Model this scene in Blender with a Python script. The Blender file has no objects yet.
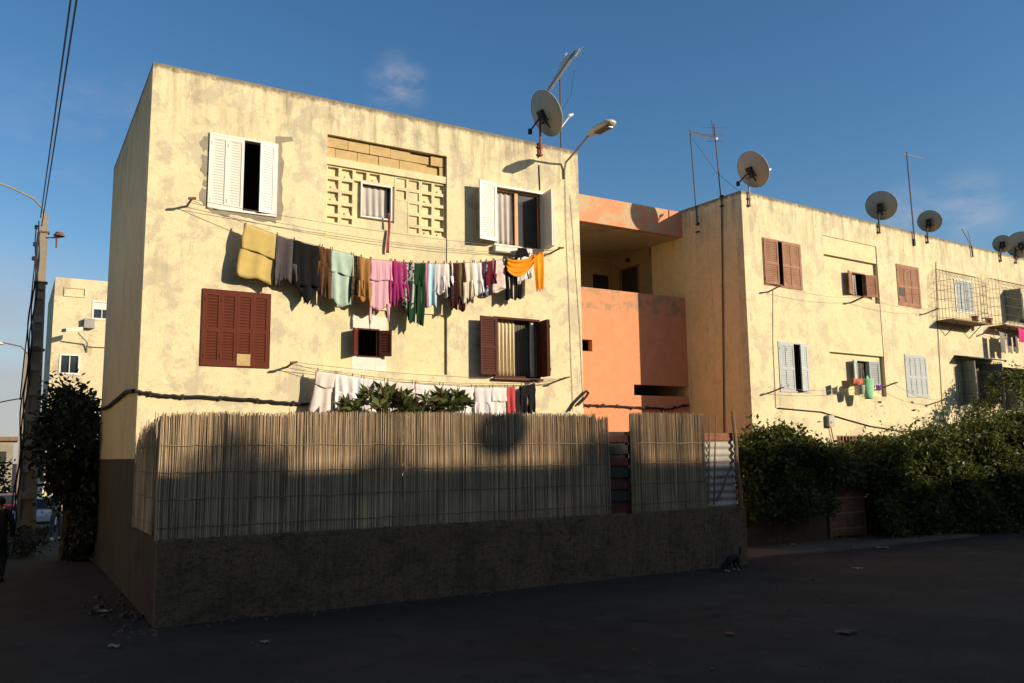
import bpy, math, random
import numpy as np
from mathutils import Vector, Matrix
random.seed(7); rng = np.random.default_rng(7)
SC = bpy.context.scene
COL = SC.collection
R = math.radians

# ------------------------------------------------------------------ camera, sky, sun, exposure
F_PX, YAW, PITCH, ROLL, EYE = 841.6, 0.539, 0.1332, -0.01214, 2.5
FW = np.array([math.sin(YAW)*math.cos(PITCH), math.cos(YAW)*math.cos(PITCH), math.sin(PITCH)])
R0 = np.array([math.cos(YAW), -math.sin(YAW), 0.0]); U0 = np.cross(R0, FW)
RT = math.cos(ROLL)*R0 + math.sin(ROLL)*U0; UP = -math.sin(ROLL)*R0 + math.cos(ROLL)*U0
CAMO = np.array([0, 0, EYE])
cd = bpy.data.cameras.new('camera'); cam = bpy.data.objects.new('camera', cd); COL.objects.link(cam)
cam.matrix_world = Matrix(((RT[0], UP[0], -FW[0], 0), (RT[1], UP[1], -FW[1], 0), (RT[2], UP[2], -FW[2], EYE), (0, 0, 0, 1)))
cd.sensor_width = 36; cd.lens = F_PX/1024*36; cd.clip_start = 0.05; cd.clip_end = 3000
SC.camera = cam

SUN_AZ, SUN_EL = R(40), R(18)          # azimuth measured from -Y towards +X
SDIR = Vector((math.sin(SUN_AZ)*math.cos(SUN_EL), -math.cos(SUN_AZ)*math.cos(SUN_EL), math.sin(SUN_EL)))
SC.view_settings.view_transform = 'Standard'; SC.view_settings.look = 'None'
SC.view_settings.exposure = 0.34; SC.view_settings.gamma = 1; SC.view_settings.use_curve_mapping = False
SKY_STRENGTH = 0.106

def raydir(px, py):
    return RT*(px-512)/F_PX - UP*(py-341.5)/F_PX + FW

w = bpy.data.worlds.new('World'); SC.world = w; w.use_nodes = True
nt = w.node_tree; nt.nodes.clear()
def N(t, typ, **kw):
    n = t.nodes.new(typ)
    for k, v in kw.items(): setattr(n, k, v)
    return n
out = N(nt, 'ShaderNodeOutputWorld'); bg = N(nt, 'ShaderNodeBackground'); bg.inputs[1].default_value = SKY_STRENGTH
sky = N(nt, 'ShaderNodeTexSky', sky_type='NISHITA', sun_disc=False, sun_elevation=SUN_EL, sun_rotation=math.atan2(SDIR.x, SDIR.y))
sky.air_density = 1.0; sky.dust_density = 0.6; sky.ozone_density = 2.0; sky.altitude = 50
tc = N(nt, 'ShaderNodeTexCoord')
hs = N(nt, 'ShaderNodeHueSaturation'); hs.inputs['Saturation'].default_value = 1.27; hs.inputs['Hue'].default_value = .501; nt.links.new(sky.outputs[0], hs.inputs['Color'])
cur = hs.outputs[0]
def cloud(px, py, size, dens, scale, stretch=(1, 1, 2.2), lo=.45, hi=.7):
    """one drifting cloud: a soft patch of noise around a direction of the sky"""
    global cur
    d = raydir(px, py); d = d/np.linalg.norm(d)
    dot = N(nt, 'ShaderNodeVectorMath', operation='DISTANCE'); dot.inputs[1].default_value = d
    mpd = N(nt, 'ShaderNodeMapping'); nt.links.new(tc.outputs['Generated'], mpd.inputs[0])
    mpd.inputs['Scale'].default_value = (1, 1, 1)
    nt.links.new(mpd.outputs[0], dot.inputs[0])
    mr = N(nt, 'ShaderNodeMapRange', interpolation_type='SMOOTHSTEP'); nt.links.new(dot.outputs['Value'], mr.inputs['Value'])
    mr.inputs['From Min'].default_value = 0; mr.inputs['From Max'].default_value = size; mr.inputs['To Min'].default_value = 1; mr.inputs['To Max'].default_value = 0
    mp = N(nt, 'ShaderNodeMapping'); nt.links.new(tc.outputs['Generated'], mp.inputs[0]); mp.inputs['Scale'].default_value = stretch
    nz = N(nt, 'ShaderNodeTexNoise'); nz.inputs['Scale'].default_value = scale; nz.inputs['Detail'].default_value = 6; nz.inputs['Roughness'].default_value = .6
    nt.links.new(mp.outputs[0], nz.inputs['Vector'])
    m2 = N(nt, 'ShaderNodeMapRange', interpolation_type='SMOOTHSTEP'); nt.links.new(nz.outputs[0], m2.inputs['Value'])
    m2.inputs['From Min'].default_value = lo; m2.inputs['From Max'].default_value = hi; m2.inputs['To Max'].default_value = dens
    mu = N(nt, 'ShaderNodeMath', operation='MULTIPLY'); nt.links.new(mr.outputs[0], mu.inputs[0]); nt.links.new(m2.outputs[0], mu.inputs[1])
    mx = N(nt, 'ShaderNodeMix', data_type='RGBA'); nt.links.new(mu.outputs[0], mx.inputs['Factor']); nt.links.new(cur, mx.inputs['A'])
    mx.inputs['B'].default_value = CLOUD
    cur = mx.outputs['Result']
CLOUD = (5.6, 4.9, 4.9, 1)
cloud(398, 84, .045, .30, 30, lo=.3, hi=.7)
cloud(906, 214, .04, .45, 14, lo=.3, hi=.7)
cloud(972, 206, .05, .34, 16, lo=.3, hi=.7)
cloud(90, 130, .13, .10, 9)
CLOUD = (3.3, 3.3, 3.55, 1)
cloud(-20, 360, .18, .6, 5, lo=.2, hi=.6)
cloud(-10, 425, .22, .7, 5, lo=.2, hi=.6)
nt.links.new(cur, bg.inputs[0]); nt.links.new(bg.outputs[0], out.inputs[0])

sl = bpy.data.lights.new('sun', 'SUN'); sl.energy = 5.0; sl.angle = R(0.5); sl.color = (1.0, .845, .62)
so = bpy.data.objects.new('sun', sl); COL.objects.link(so)
so.rotation_euler = SDIR.to_track_quat('Z', 'Y').to_euler(); so.location = (40, -40, 40)

# ------------------------------------------------------------------ helpers
class MB:
    def __init__(s): s.v = []; s.f = []; s.m = []; s.mi = 0
    def add(s, vs, fs):
        b = len(s.v); s.v += [tuple(map(float, p)) for p in vs]; s.f += [tuple(i+b for i in f) for f in fs]; s.m += [s.mi]*len(fs); return s
    def quad(s, *p): return s.add(p, [tuple(range(len(p)))])
    def box(s, x0, x1, y0, y1, z0, z1):
        return s.add([(x0,y0,z0),(x1,y0,z0),(x1,y1,z0),(x0,y1,z0),(x0,y0,z1),(x1,y0,z1),(x1,y1,z1),(x0,y1,z1)],
                     [(0,3,2,1),(4,5,6,7),(0,1,5,4),(1,2,6,5),(2,3,7,6),(3,0,4,7)])
    def obox(s, c, a, b, d):
        c, a, b, d = map(Vector, (c, a, b, d)); vs = []
        for k in (-1, 1):
            for i, j in ((-1,-1),(1,-1),(1,1),(-1,1)): vs.append(c+a*i+b*j+d*k)
        return s.add(vs, [(0,3,2,1),(4,5,6,7),(0,1,5,4),(1,2,6,5),(2,3,7,6),(3,0,4,7)])
    def bar(s, p, q, wa, wb=None):
        p, q = Vector(p), Vector(q); d = q-p; wb = wb or wa
        a = d.cross(Vector((0,0,1)));  a = a if a.length > 1e-6 else Vector((1,0,0)); a.normalize(); b = d.cross(a).normalized()
        return s.obox((p+q)/2, a*wa/2, b*wb/2, d/2)
    def tube(s, pts, r, n=6, cap=True):
        pts = [Vector(p) for p in pts]; L = len(pts); rs = r if isinstance(r, (list, tuple)) else [r]*L
        vs = []; ref = None
        for i, p in enumerate(pts):
            t = (pts[min(i+1, L-1)]-pts[max(i-1, 0)]).normalized()
            if ref is None:
                ref = t.cross(Vector((0, 0, 1)));  ref = ref if ref.length > .05 else t.cross(Vector((1, 0, 0)))
            a = (ref - t*ref.dot(t)).normalized(); ref = a; b = t.cross(a)
            for k in range(n):
                th = 2*math.pi*k/n; vs.append(p+(a*math.cos(th)+b*math.sin(th))*rs[i])
        fs = [(i*n+k, i*n+(k+1) % n, (i+1)*n+(k+1) % n, (i+1)*n+k) for i in range(L-1) for k in range(n)]
        if cap: fs += [tuple(range(n-1, -1, -1)), tuple(range((L-1)*n, L*n))]
        return s.add(vs, fs)
    def lathe(s, prof, c=(0,0,0), axis=(0,0,1), n=20):
        ax = Vector(axis).normalized(); a = ax.cross(Vector((0,0,1)));  a = a if a.length > 1e-3 else Vector((1,0,0)); a.normalize(); b = ax.cross(a)
        c = Vector(c); vs = []
        for r, h in prof:
            for k in range(n):
                th = 2*math.pi*k/n; vs.append(c+ax*h+(a*math.cos(th)+b*math.sin(th))*r)
        return s.add(vs, [(i*n+k, i*n+(k+1) % n, (i+1)*n+(k+1) % n, (i+1)*n+k) for i in range(len(prof)-1) for k in range(n)])
    def grid(s, fn, nu, nv):
        vs = [fn(i/nu, j/nv) for j in range(nv+1) for i in range(nu+1)]
        return s.add(vs, [(j*(nu+1)+i, j*(nu+1)+i+1, (j+1)*(nu+1)+i+1, (j+1)*(nu+1)+i) for j in range(nv) for i in range(nu)])
    def build(s, name, mat, parent=None, loc=(0,0,0), rz=0, smooth=False, solid=0):
        me = bpy.data.meshes.new(name); me.from_pydata(s.v, [], s.f)
        for m in (mat if isinstance(mat, (list, tuple)) else [mat]): me.materials.append(m)
        if any(s.m): me.polygons.foreach_set('material_index', s.m)
        if smooth: me.polygons.foreach_set('use_smooth', [True]*len(s.f))
        me.update()
        o = bpy.data.objects.new(name, me); COL.objects.link(o); o.parent = parent; o.location = loc; o.rotation_euler = (0, 0, rz)
        if solid:
            md = o.modifiers.new('thickness', 'SOLIDIFY'); md.thickness = solid; md.offset = 0
        return o

def tag(o, label=None, cat=None, group=None, kind=None):
    if label: o['label'] = label
    if cat: o['category'] = cat
    if group: o['group'] = group
    if kind: o['kind'] = kind
    return o
def thing(name, label, cat, loc, rz=0, group=None):
    o = bpy.data.objects.new(name, None); COL.objects.link(o); o.location = loc; o.rotation_euler = (0, 0, rz); o.empty_display_size = .3
    return tag(o, label, cat, group)
def copy_tree(o, parent=None):
    c = o.copy(); COL.objects.link(c); c.parent = parent
    for ch in list(o.children): copy_tree(ch, c)
    return c

class Frame:
    """a facade: origin on the ground, u along the wall, v into the building, z up"""
    def __init__(s, x, y, t): s.o = np.array([x, y, 0.0]); s.t = t; s.u = np.array([math.cos(t), math.sin(t), 0]); s.n = np.array([-math.sin(t), math.cos(t), 0])
    def at(s, px, py, off=0.0):
        """the point of the plane `off` metres in front of the wall seen at this pixel of the photograph -> local (u, v, z)"""
        d = raydir(px, py); k = (s.n @ (s.o-CAMO) - off)/(s.n @ d); p = CAMO+k*d-s.o
        return Vector((p @ s.u, p @ s.n, p[2]))
    def w(s, u, v, z): p = s.o+s.u*u+s.n*v; return Vector((p[0], p[1], z))
    def rect(s, pts, off=0.0):
        q = [s.at(*p, off) for p in pts]     # TL TR BR BL
        return (q[0].x+q[3].x)/2, (q[1].x+q[2].x)/2, (q[3].z+q[2].z)/2, (q[0].z+q[1].z)/2
FA = Frame(2.04, 17, 0); FB = Frame(18.04, 17, .0536); FS = Frame(12.21, 19.4, 0); FF = Frame(2.04, 13.89, 0)

# ------------------------------------------------------------------ materials
def mat(name, col, rough=.8, var=.12, scale=4.0, bump=0.0, bscale=60, metallic=0, spec=.3, island=0.0, alpha=None, transl=0.0):
    m = bpy.data.materials.new(name); m.use_nodes = True; t = m.node_tree; b = t.nodes['Principled BSDF']
    b.inputs['Roughness'].default_value = rough; b.inputs['Metallic'].default_value = metallic; b.inputs['Specular IOR Level'].default_value = spec
    c = N(t, 'ShaderNodeTexCoord'); nz = N(t, 'ShaderNodeTexNoise'); nz.inputs['Scale'].default_value = scale; nz.inputs['Detail'].default_value = 6
    t.links.new(c.outputs['Object'], nz.inputs['Vector'])
    mr = N(t, 'ShaderNodeMapRange'); t.links.new(nz.outputs[0], mr.inputs['Value'])
    mr.inputs['From Min'].default_value = .25; mr.inputs['From Max'].default_value = .75; mr.inputs['To Min'].default_value = 1-var; mr.inputs['To Max'].default_value = 1+var
    fac = mr.outputs[0]
    if island:
        g = N(t, 'ShaderNodeNewGeometry'); m3 = N(t, 'ShaderNodeMapRange'); t.links.new(g.outputs['Random Per Island'], m3.inputs['Value'])
        m3.inputs['To Min'].default_value = 1-island; m3.inputs['To Max'].default_value = 1+island
        mm = N(t, 'ShaderNodeMath', operation='MULTIPLY'); t.links.new(fac, mm.inputs[0]); t.links.new(m3.outputs[0], mm.inputs[1]); fac = mm.outputs[0]
    vm = N(t, 'ShaderNodeVectorMath', operation='SCALE'); vm.inputs[0].default_value = col[:3]; t.links.new(fac, vm.inputs['Scale'])
    t.links.new(vm.outputs[0], b.inputs['Base Color'])
    if bump:
        n2 = N(t, 'ShaderNodeTexNoise'); n2.inputs['Scale'].default_value = bscale; n2.inputs['Detail'].default_value = 5; t.links.new(c.outputs['Object'], n2.inputs['Vector'])
        bp = N(t, 'ShaderNodeBump'); bp.inputs['Strength'].default_value = bump; bp.inputs['Distance'].default_value = .02
        t.links.new(n2.outputs[0], bp.inputs['Height']); t.links.new(bp.outputs[0], b.inputs['Normal'])
    if transl:
        tr = N(t, 'ShaderNodeBsdfTranslucent'); t.links.new(vm.outputs[0], tr.inputs[0]); ms = N(t, 'ShaderNodeMixShader'); ms.inputs[0].default_value = transl
        o = t.nodes['Material Output']; t.links.new(b.outputs[0], ms.inputs[1]); t.links.new(tr.outputs[0], ms.inputs[2]); t.links.new(ms.outputs[0], o.inputs[0])
    return m

def wallmat(name, base, patch, stain=(.22, .19, .14), top=None, patch_amt=.65, streak=.5, lo=.5, hi=.6, seed=0.0, pscale=.75, bump=.35, white=None):
    bump = bump*2
    """old painted plaster: faded grey patches, fine mottling, rain streaks running down from the parapet (top = its height)"""
    m = bpy.data.materials.new(name); m.use_nodes = True; t = m.node_tree; b = t.nodes['Principled BSDF']; b.inputs['Roughness'].default_value = .92; b.inputs['Specular IOR Level'].default_value = .15
    c = N(t, 'ShaderNodeTexCoord'); mp = N(t, 'ShaderNodeMapping'); mp.inputs['Location'].default_value = (seed, seed*1.7, seed*.6); t.links.new(c.outputs['Object'], mp.inputs[0])
    def noise(scale, detail=6, rough=.6, src=mp, dist=0.0):
        n = N(t, 'ShaderNodeTexNoise'); n.inputs['Scale'].default_value = scale; n.inputs['Detail'].default_value = detail; n.inputs['Roughness'].default_value = rough; n.inputs['Distortion'].default_value = dist
        t.links.new(src.outputs[0], n.inputs['Vector']); return n
    def ss(src, a, z, o0=0, o1=1):
        r = N(t, 'ShaderNodeMapRange', interpolation_type='SMOOTHSTEP'); t.links.new(src, r.inputs['Value'])
        r.inputs['From Min'].default_value = a; r.inputs['From Max'].default_value = z; r.inputs['To Min'].default_value = o0; r.inputs['To Max'].default_value = o1; return r.outputs[0]
    def mix(f, a, bcol):
        x = N(t, 'ShaderNodeMix', data_type='RGBA')
        t.links.new(f, x.inputs['Factor'])
        for k, vv in (('A', a), ('B', bcol)):
            if isinstance(vv, tuple): x.inputs[k].default_value = (*vv[:3], 1)
            else: t.links.new(vv, x.inputs[k])
        return x.outputs['Result']
    def mul(a, k):
        x = N(t, 'ShaderNodeMath', operation='MULTIPLY'); t.links.new(a, x.inputs[0])
        if isinstance(k, float): x.inputs[1].default_value = k
        else: t.links.new(k, x.inputs[1])
        return x.outputs[0]
    n1 = noise(pscale, 9, .68, dist=.3); n2 = noise(9, 6, .7); n3 = noise(2.6, 8, .72, dist=.5)
    col = mix(ss(n3.outputs[0], .3, .7), tuple(x*.93 for x in base), tuple(min(1, x*1.06) for x in base))
    col = mix(mul(ss(n1.outputs[0], lo, hi), patch_amt), col, patch)
    col = mix(mul(ss(n3.outputs[0], .56, .68), patch_amt*.55), col, patch)
    if white: col = mix(mul(ss(noise(5.5, 7, .7, dist=.8).outputs[0], .60, .66), .8), col, white)
    col = mix(mul(ss(n2.outputs[0], .52, .74), .30), col, stain)
    n4 = noise(1.3, 4, .5); col = mix(mul(ss(noise(20, 5, .7).outputs[0], .60, .70), .40), col, stain)
    col = mix(mul(ss(noise(3.3, 10, .8, dist=1.2).outputs[0], .53, .60), patch_amt*.40), col, tuple(x*.9 for x in patch))
    if top:
        sx = N(t, 'ShaderNodeSeparateXYZ'); t.links.new(c.outputs['Object'], sx.inputs[0])
        ms = N(t, 'ShaderNodeMapping'); ms.inputs['Scale'].default_value = (3.2, 3.2, .42); ms.inputs['Location'].default_value = (seed, 0, 0); t.links.new(c.outputs['Object'], ms.inputs[0])
        st = noise(1.0, 8, .7, ms)
        f = mul(ss(st.outputs[0], .42, .66), ss(sx.outputs[2], top-2.0, top-.05)); col = mix(mul(f, streak), col, stain)
        col = mix(mul(ss(st.outputs[0], .54, .70), .32), col, stain)
        nr = noise(7, 6, .7); ad = N(t, 'ShaderNodeMath', operation='MULTIPLY_ADD'); t.links.new(nr.outputs[0], ad.inputs[0]); ad.inputs[1].default_value = .35; t.links.new(sx.outputs[2], ad.inputs[2])
        col = mix(mul(ss(ad.outputs[0], top+.02, top+.14), .8), col, (.12, .10, .075))
    t.links.new(col, b.inputs['Base Color'])
    bp = N(t, 'ShaderNodeBump'); bp.inputs['Strength'].default_value = bump; bp.inputs['Distance'].default_value = .012
    ad = N(t, 'ShaderNodeMath', operation='ADD'); t.links.new(noise(38, 5, .6).outputs[0], ad.inputs[0]); t.links.new(n3.outputs[0], ad.inputs[1])
    t.links.new(ad.outputs[0], bp.inputs['Height']); t.links.new(bp.outputs[0], b.inputs['Normal'])
    return m

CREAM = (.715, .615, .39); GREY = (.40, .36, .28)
M = {}
M['cream'] = wallmat('cream plaster', CREAM, GREY, top=10.22, white=(.75, .67, .47), patch_amt=.54, lo=.485, hi=.575, pscale=1.45, streak=.70)
M['cream2'] = wallmat('cream plaster right block', (.70, .605, .385), (.42, .375, .275), top=10.08, seed=4.3, patch_amt=.46, streak=.55, pscale=1.35, lo=.49, hi=.575)
M['cream_flat'] = wallmat('cream plaster spandrel', (.70, .61, .37), GREY, seed=9.1, patch_amt=.4)
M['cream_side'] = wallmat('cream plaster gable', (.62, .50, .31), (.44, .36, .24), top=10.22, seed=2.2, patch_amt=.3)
M['ochre_side'] = wallmat('ochre plaster gable', (.80, .65, .38), (.62, .49, .28), top=10.08, seed=6.2, patch_amt=.3)
M['bounce_gable'] = wallmat('unseen gable toned for bounce', (.58, .43, .24), (.44, .32, .17), seed=3.3)  # unseen right gable, tone set for its bounce into the recess
M['dado'] = wallmat('brown painted dado', (.075, .06, .046), (.055, .044, .034), seed=3)
M['salmon'] = wallmat('salmon plaster', (.70, .285, .150), (.58, .24, .13), stain=(.40, .27, .17), seed=1.4, patch_amt=.25, pscale=1.2)
M['salmon_worn'] = wallmat('worn salmon plaster', (.68, .285, .155), (.50, .37, .23), stain=(.36, .29, .19), seed=5.4, patch_amt=.95, pscale=1.9, lo=.47, hi=.55)
M['salmon_edge'] = wallmat('stained salmon plaster', (.67, .285, .155), (.30, .24, .14), stain=(.20, .17, .09), seed=2.6, patch_amt=.75, pscale=2.9, lo=.46, hi=.6)
M['ceil'] = wallmat('loggia ceiling', (.60, .52, .39), (.36, .30, .21), seed=8.8)
M['far_cream'] = wallmat('cream plaster far block', (.66, .56, .36), (.36, .31, .22), seed=12)
M['roof'] = mat('roof felt', (.16, .15, .14), bump=.3)
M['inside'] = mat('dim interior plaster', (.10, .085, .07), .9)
M['white_paint'] = mat('white gloss paint', (.68, .66, .60), .5, .05, spec=.4)
M['whitewash'] = wallmat('whitewash', (.72, .70, .62), (.60, .57, .47), seed=7, patch_amt=.5)
M['cement'] = wallmat('grey cement repair', (.30, .265, .20), (.24, .21, .16), seed=7.7)
M['brown_paint'] = mat('brown shutter paint', (.105, .024, .012), .7, .16, spec=.15)
M['dark_brown'] = mat('dark brown shutter paint', (.070, .020, .013), .7, .16, spec=.15)
M['pink_paint'] = mat('faded red shutter paint', (.33, .18, .12), .85, .25, spec=.1)
M['blue_white'] = mat('pale blue white paint', (.44, .475, .48), .75, .1, spec=.15)
M['grey_green'] = mat('grey green paint', (.22, .24, .21), .7, .1)
M['wood'] = mat('varnished orange wood', (.50, .24, .085), .5, .1)
M['rawwood'] = mat('weathered timber', (.20, .13, .08), .85, .25, 9)
M['glass'] = mat('dark window glass', (.02, .025, .03), .08, .02, spec=.6)
M['curtain'] = mat('pale curtain', (.52, .485, .45), .9, .08, transl=.15)
M['lace'] = mat('cream lace curtain', (.60, .50, .32), .9, .12, 20)
M['net'] = mat('dark net curtain', (.13, .11, .085), .9, .15, 14)
M['brick'] = mat('hollow block', (.50, .36, .17), .9, .14, 6, bump=.4)
M['galv'] = mat('galvanised steel', (.30, .29, .27), .55, .12, metallic=.4)
M['rust'] = mat('rusty iron', (.16, .075, .045), .85, .3, 14, bump=.3)
M['redpaint'] = mat('red painted iron', (.30, .05, .035), .6, .15)
M['dark_iron'] = mat('dark iron', (.03, .028, .026), .6, .15)
M['iron_grey'] = mat('grey iron', (.10, .09, .085), .7, .2)
M['dish'] = mat('grey dish enamel', (.46, .405, .325), .6, .10, 3)
M['lampgrey'] = mat('lamp housing', (.55, .50, .40), .5, .1)
M['lamplens'] = mat('lamp lens', (.18, .15, .11), .25, .1)
M['cable'] = mat('black cable', (.018, .016, .015), .7, .1)
M['wire'] = mat('weathered wire', (.06, .07, .09), .6, .1)
M['rope'] = mat('grey line', (.20, .18, .15), .9, .1)
M['reed'] = mat('dry reed', (.43, .325, .212), .88, .34, 1.1, island=.58)
M['tie'] = mat('reed tie', (.24, .19, .13), .9, .2)
M['stonewall'] = None
M['concrete'] = wallmat('pole concrete', (.27, .235, .18), (.19, .165, .13), seed=1, patch_amt=.5)
M['tin'] = mat('corrugated tin', (.36, .33, .28), .7, .2, 3)
M['leaf'] = mat('hedge leaf', (.085, .104, .022), .5, .4, 1.1, spec=.35, island=.6, transl=.35)
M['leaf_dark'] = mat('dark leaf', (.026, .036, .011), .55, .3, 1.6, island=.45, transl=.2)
M['leaf_shrub'] = mat('waxy shrub leaf', (.105, .125, .038), .42, .25, 3, spec=.45, island=.5, transl=.3)
M['leaf_old'] = mat('old rusty leaf', (.16, .075, .025), .6, .25, 3, island=.4, transl=.2)
M['bark'] = mat('bark', (.085, .062, .045), .9, .3, 12, bump=.5)
M['plank'] = mat('brown plank door', (.20, .095, .055), .75, .25, 7)
M['plank_red'] = mat('dark red gate paint', (.085, .017, .012), .7, .2)
M['skin'] = mat('skin', (.30, .17, .11), .6, .05)
M['hair'] = mat('black hair', (.012, .010, .009), .6, .1)
M['black_fur'] = mat('black fur', (.010, .009, .008), .8, .3, 30, bump=.4, bscale=200)
M['white_fur'] = mat('white fur', (.55, .52, .48), .9, .1)
M['tyre'] = mat('tyre rubber', (.015, .015, .015), .8)
M['car_white'] = mat('white car paint', (.60, .61, .62), .3, .03, spec=.5)
M['car_red'] = mat('red car paint', (.22, .03, .03), .3, .03, spec=.5)
M['terracotta'] = mat('terracotta', (.34, .13, .07), .8, .12)
M['paper'] = mat('waste paper', (.30, .27, .23), .9, .1)
M['rubble'] = mat('rubble', (.13, .10, .075), .95, .3, 6, bump=.6)

def fabric(name, col, kind=None, col2=None, scale=8):
    m = mat(name, col, .9, .10, 7, bump=.25, bscale=90, spec=.1, transl=.10)
    if kind:
        t = m.node_tree; b = t.nodes['Principled BSDF']; src = b.inputs['Base Color'].links[0].from_socket
        c = N(t, 'ShaderNodeTexCoord')
        if kind == 'stripe':
            n = N(t, 'ShaderNodeTexWave', bands_direction='X'); n.inputs['Scale'].default_value = scale; n.inputs['Distortion'].default_value = .6
        else:
            n = N(t, 'ShaderNodeTexNoise'); n.inputs['Scale'].default_value = scale; n.inputs['Detail'].default_value = 3
        t.links.new(c.outputs['Object'], n.inputs['Vector'])
        r = N(t, 'ShaderNodeMapRange', interpolation_type='SMOOTHSTEP'); t.links.new(n.outputs[0], r.inputs['Value']); r.inputs['From Min'].default_value = .45; r.inputs['From Max'].default_value = .58
        x = N(t, 'ShaderNodeMix', data_type='RGBA'); t.links.new(r.outputs[0], x.inputs['Factor']); t.links.new(src, x.inputs['A']); x.inputs['B'].default_value = (*col2, 1)
        t.links.new(x.outputs['Result'], b.inputs['Base Color'])
    return m

def groundmat(name, base, alt, lo=.45, hi=.62, scale=.35, bump=.6, fleck=(.14, .13, .12), rough=False, crack=False):
    m = bpy.data.materials.new(name); m.use_nodes = True; t = m.node_tree; b = t.nodes['Principled BSDF']; b.inputs['Roughness'].default_value = .93; b.inputs['Specular IOR Level'].default_value = .15
    c = N(t, 'ShaderNodeTexCoord')
    def nz(s, d=8, r=.65):
        n = N(t, 'ShaderNodeTexNoise'); n.inputs['Scale'].default_value = s; n.inputs['Detail'].default_value = d; n.inputs['Roughness'].default_value = r; t.links.new(c.outputs['Object'], n.inputs['Vector']); return n.outputs[0]
    def ss(v, a, z, k=1.0):
        r = N(t, 'ShaderNodeMapRange', interpolation_type='SMOOTHSTEP'); t.links.new(v, r.inputs['Value']); r.inputs['From Min'].default_value = a; r.inputs['From Max'].default_value = z; r.inputs['To Max'].default_value = k; return r.outputs[0]
    def mix(f, a, bb):
        x = N(t, 'ShaderNodeMix', data_type='RGBA'); t.links.new(f, x.inputs['Factor'])
        for k, v in (('A', a), ('B', bb)):
            if isinstance(v, tuple): x.inputs[k].default_value = (*v, 1)
            else: t.links.new(v, x.inputs[k])
        return x.outputs['Result']
    col = mix(ss(nz(scale), lo, hi), base, alt)
    col = mix(ss(nz(3.2), .5, .8, .5), col, tuple(x*.6 for x in base))
    col = mix(ss(nz(60, 3), .62, .72, .6), col, fleck)
    if crack:
        nv = N(t, 'ShaderNodeTexNoise'); nv.inputs['Scale'].default_value = 1.5; nv.inputs['Detail'].default_value = 6; t.links.new(c.outputs['Object'], nv.inputs['Vector'])
        va = N(t, 'ShaderNodeVectorMath', operation='SCALE'); va.inputs['Scale'].default_value = .9; t.links.new(nv.outputs['Color'], va.inputs[0]); vb = N(t, 'ShaderNodeVectorMath', operation='ADD'); t.links.new(c.outputs['Object'], vb.inputs[0]); t.links.new(va.outputs[0], vb.inputs[1])
        vo = N(t, 'ShaderNodeTexVoronoi', feature='DISTANCE_TO_EDGE'); vo.inputs['Scale'].default_value = .55; t.links.new(vb.outputs[0], vo.inputs['Vector'])
        cr = N(t, 'ShaderNodeMapRange', interpolation_type='SMOOTHSTEP'); t.links.new(vo.outputs['Distance'], cr.inputs['Value']); cr.inputs['From Min'].default_value = .004; cr.inputs['From Max'].default_value = .022; cr.inputs['To Min'].default_value = .16; cr.inputs['To Max'].default_value = 0
        col = mix(cr.outputs[0], col, tuple(x*.35 for x in base))
        col = mix(ss(nz(.9, 8, .7), .56, .66, .7), col, tuple(x*1.5 for x in base)); col = mix(ss(nz(.55, 6, .6), .58, .66, .5), col, tuple(x*.6 for x in base))
    if rough:  # dark and pale mottling paints the shading of the wall's relief
        mz = N(t, 'ShaderNodeMapping'); mz.inputs['Scale'].default_value = (1, 1, 2.6); mz.inputs['Rotation'].default_value = (0, .22, 0); t.links.new(c.outputs['Object'], mz.inputs[0])
        nh = N(t, 'ShaderNodeTexNoise'); nh.inputs['Scale'].default_value = 5; nh.inputs['Detail'].default_value = 9; nh.inputs['Roughness'].default_value = .78; nh.inputs['Distortion'].default_value = 1.2; t.links.new(mz.outputs[0], nh.inputs['Vector'])
        col = mix(ss(nh.outputs[0], .50, .60, .75), col, tuple(x*.42 for x in base)); col = mix(ss(nh.outputs[0], .40, .30, .5), col, fleck)
        col = mix(ss(nz(16, 6, .75), .50, .62, .65), col, tuple(x*.45 for x in base)); col = mix(ss(nz(11, 8, .8), .56, .64, .55), col, fleck)
    t.links.new(col, b.inputs['Base Color'])
    bp = N(t, 'ShaderNodeBump'); bp.inputs['Strength'].default_value = bump; bp.inputs['Distance'].default_value = .02
    ad = N(t, 'ShaderNodeMath', operation='ADD'); t.links.new(nz(45, 5), ad.inputs[0]); t.links.new(nz(4, 4), ad.inputs[1]); t.links.new(ad.outputs[0], bp.inputs['Height']); t.links.new(bp.outputs[0], b.inputs['Normal'])
    return m
M['asphalt'] = groundmat('worn asphalt', (.047, .036, .0245), (.062, .048, .034), lo=.42, hi=.6, crack=True)
M['dirt'] = groundmat('trodden dirt', (.060, .044, .033), (.046, .035, .027), scale=.8, bump=1.0)
M['pave'] = groundmat('dusty concrete', (.17, .118, .08), (.12, .088, .064), scale=1.1)
M['stonewall'] = groundmat('rough rendered wall', (.31, .215, .13), (.22, .155, .098), scale=1.6, bump=1.0, fleck=(.38, .28, .18), rough=True)
t_ = M['stonewall'].node_tree
for n_ in t_.nodes:
    if n_.bl_idname == 'ShaderNodeBump': n_.inputs['Distance'].default_value = .10
M['redwall'] = groundmat('red brown render', (.10, .066, .046), (.078, .055, .040), scale=1.6, bump=.8)

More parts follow.
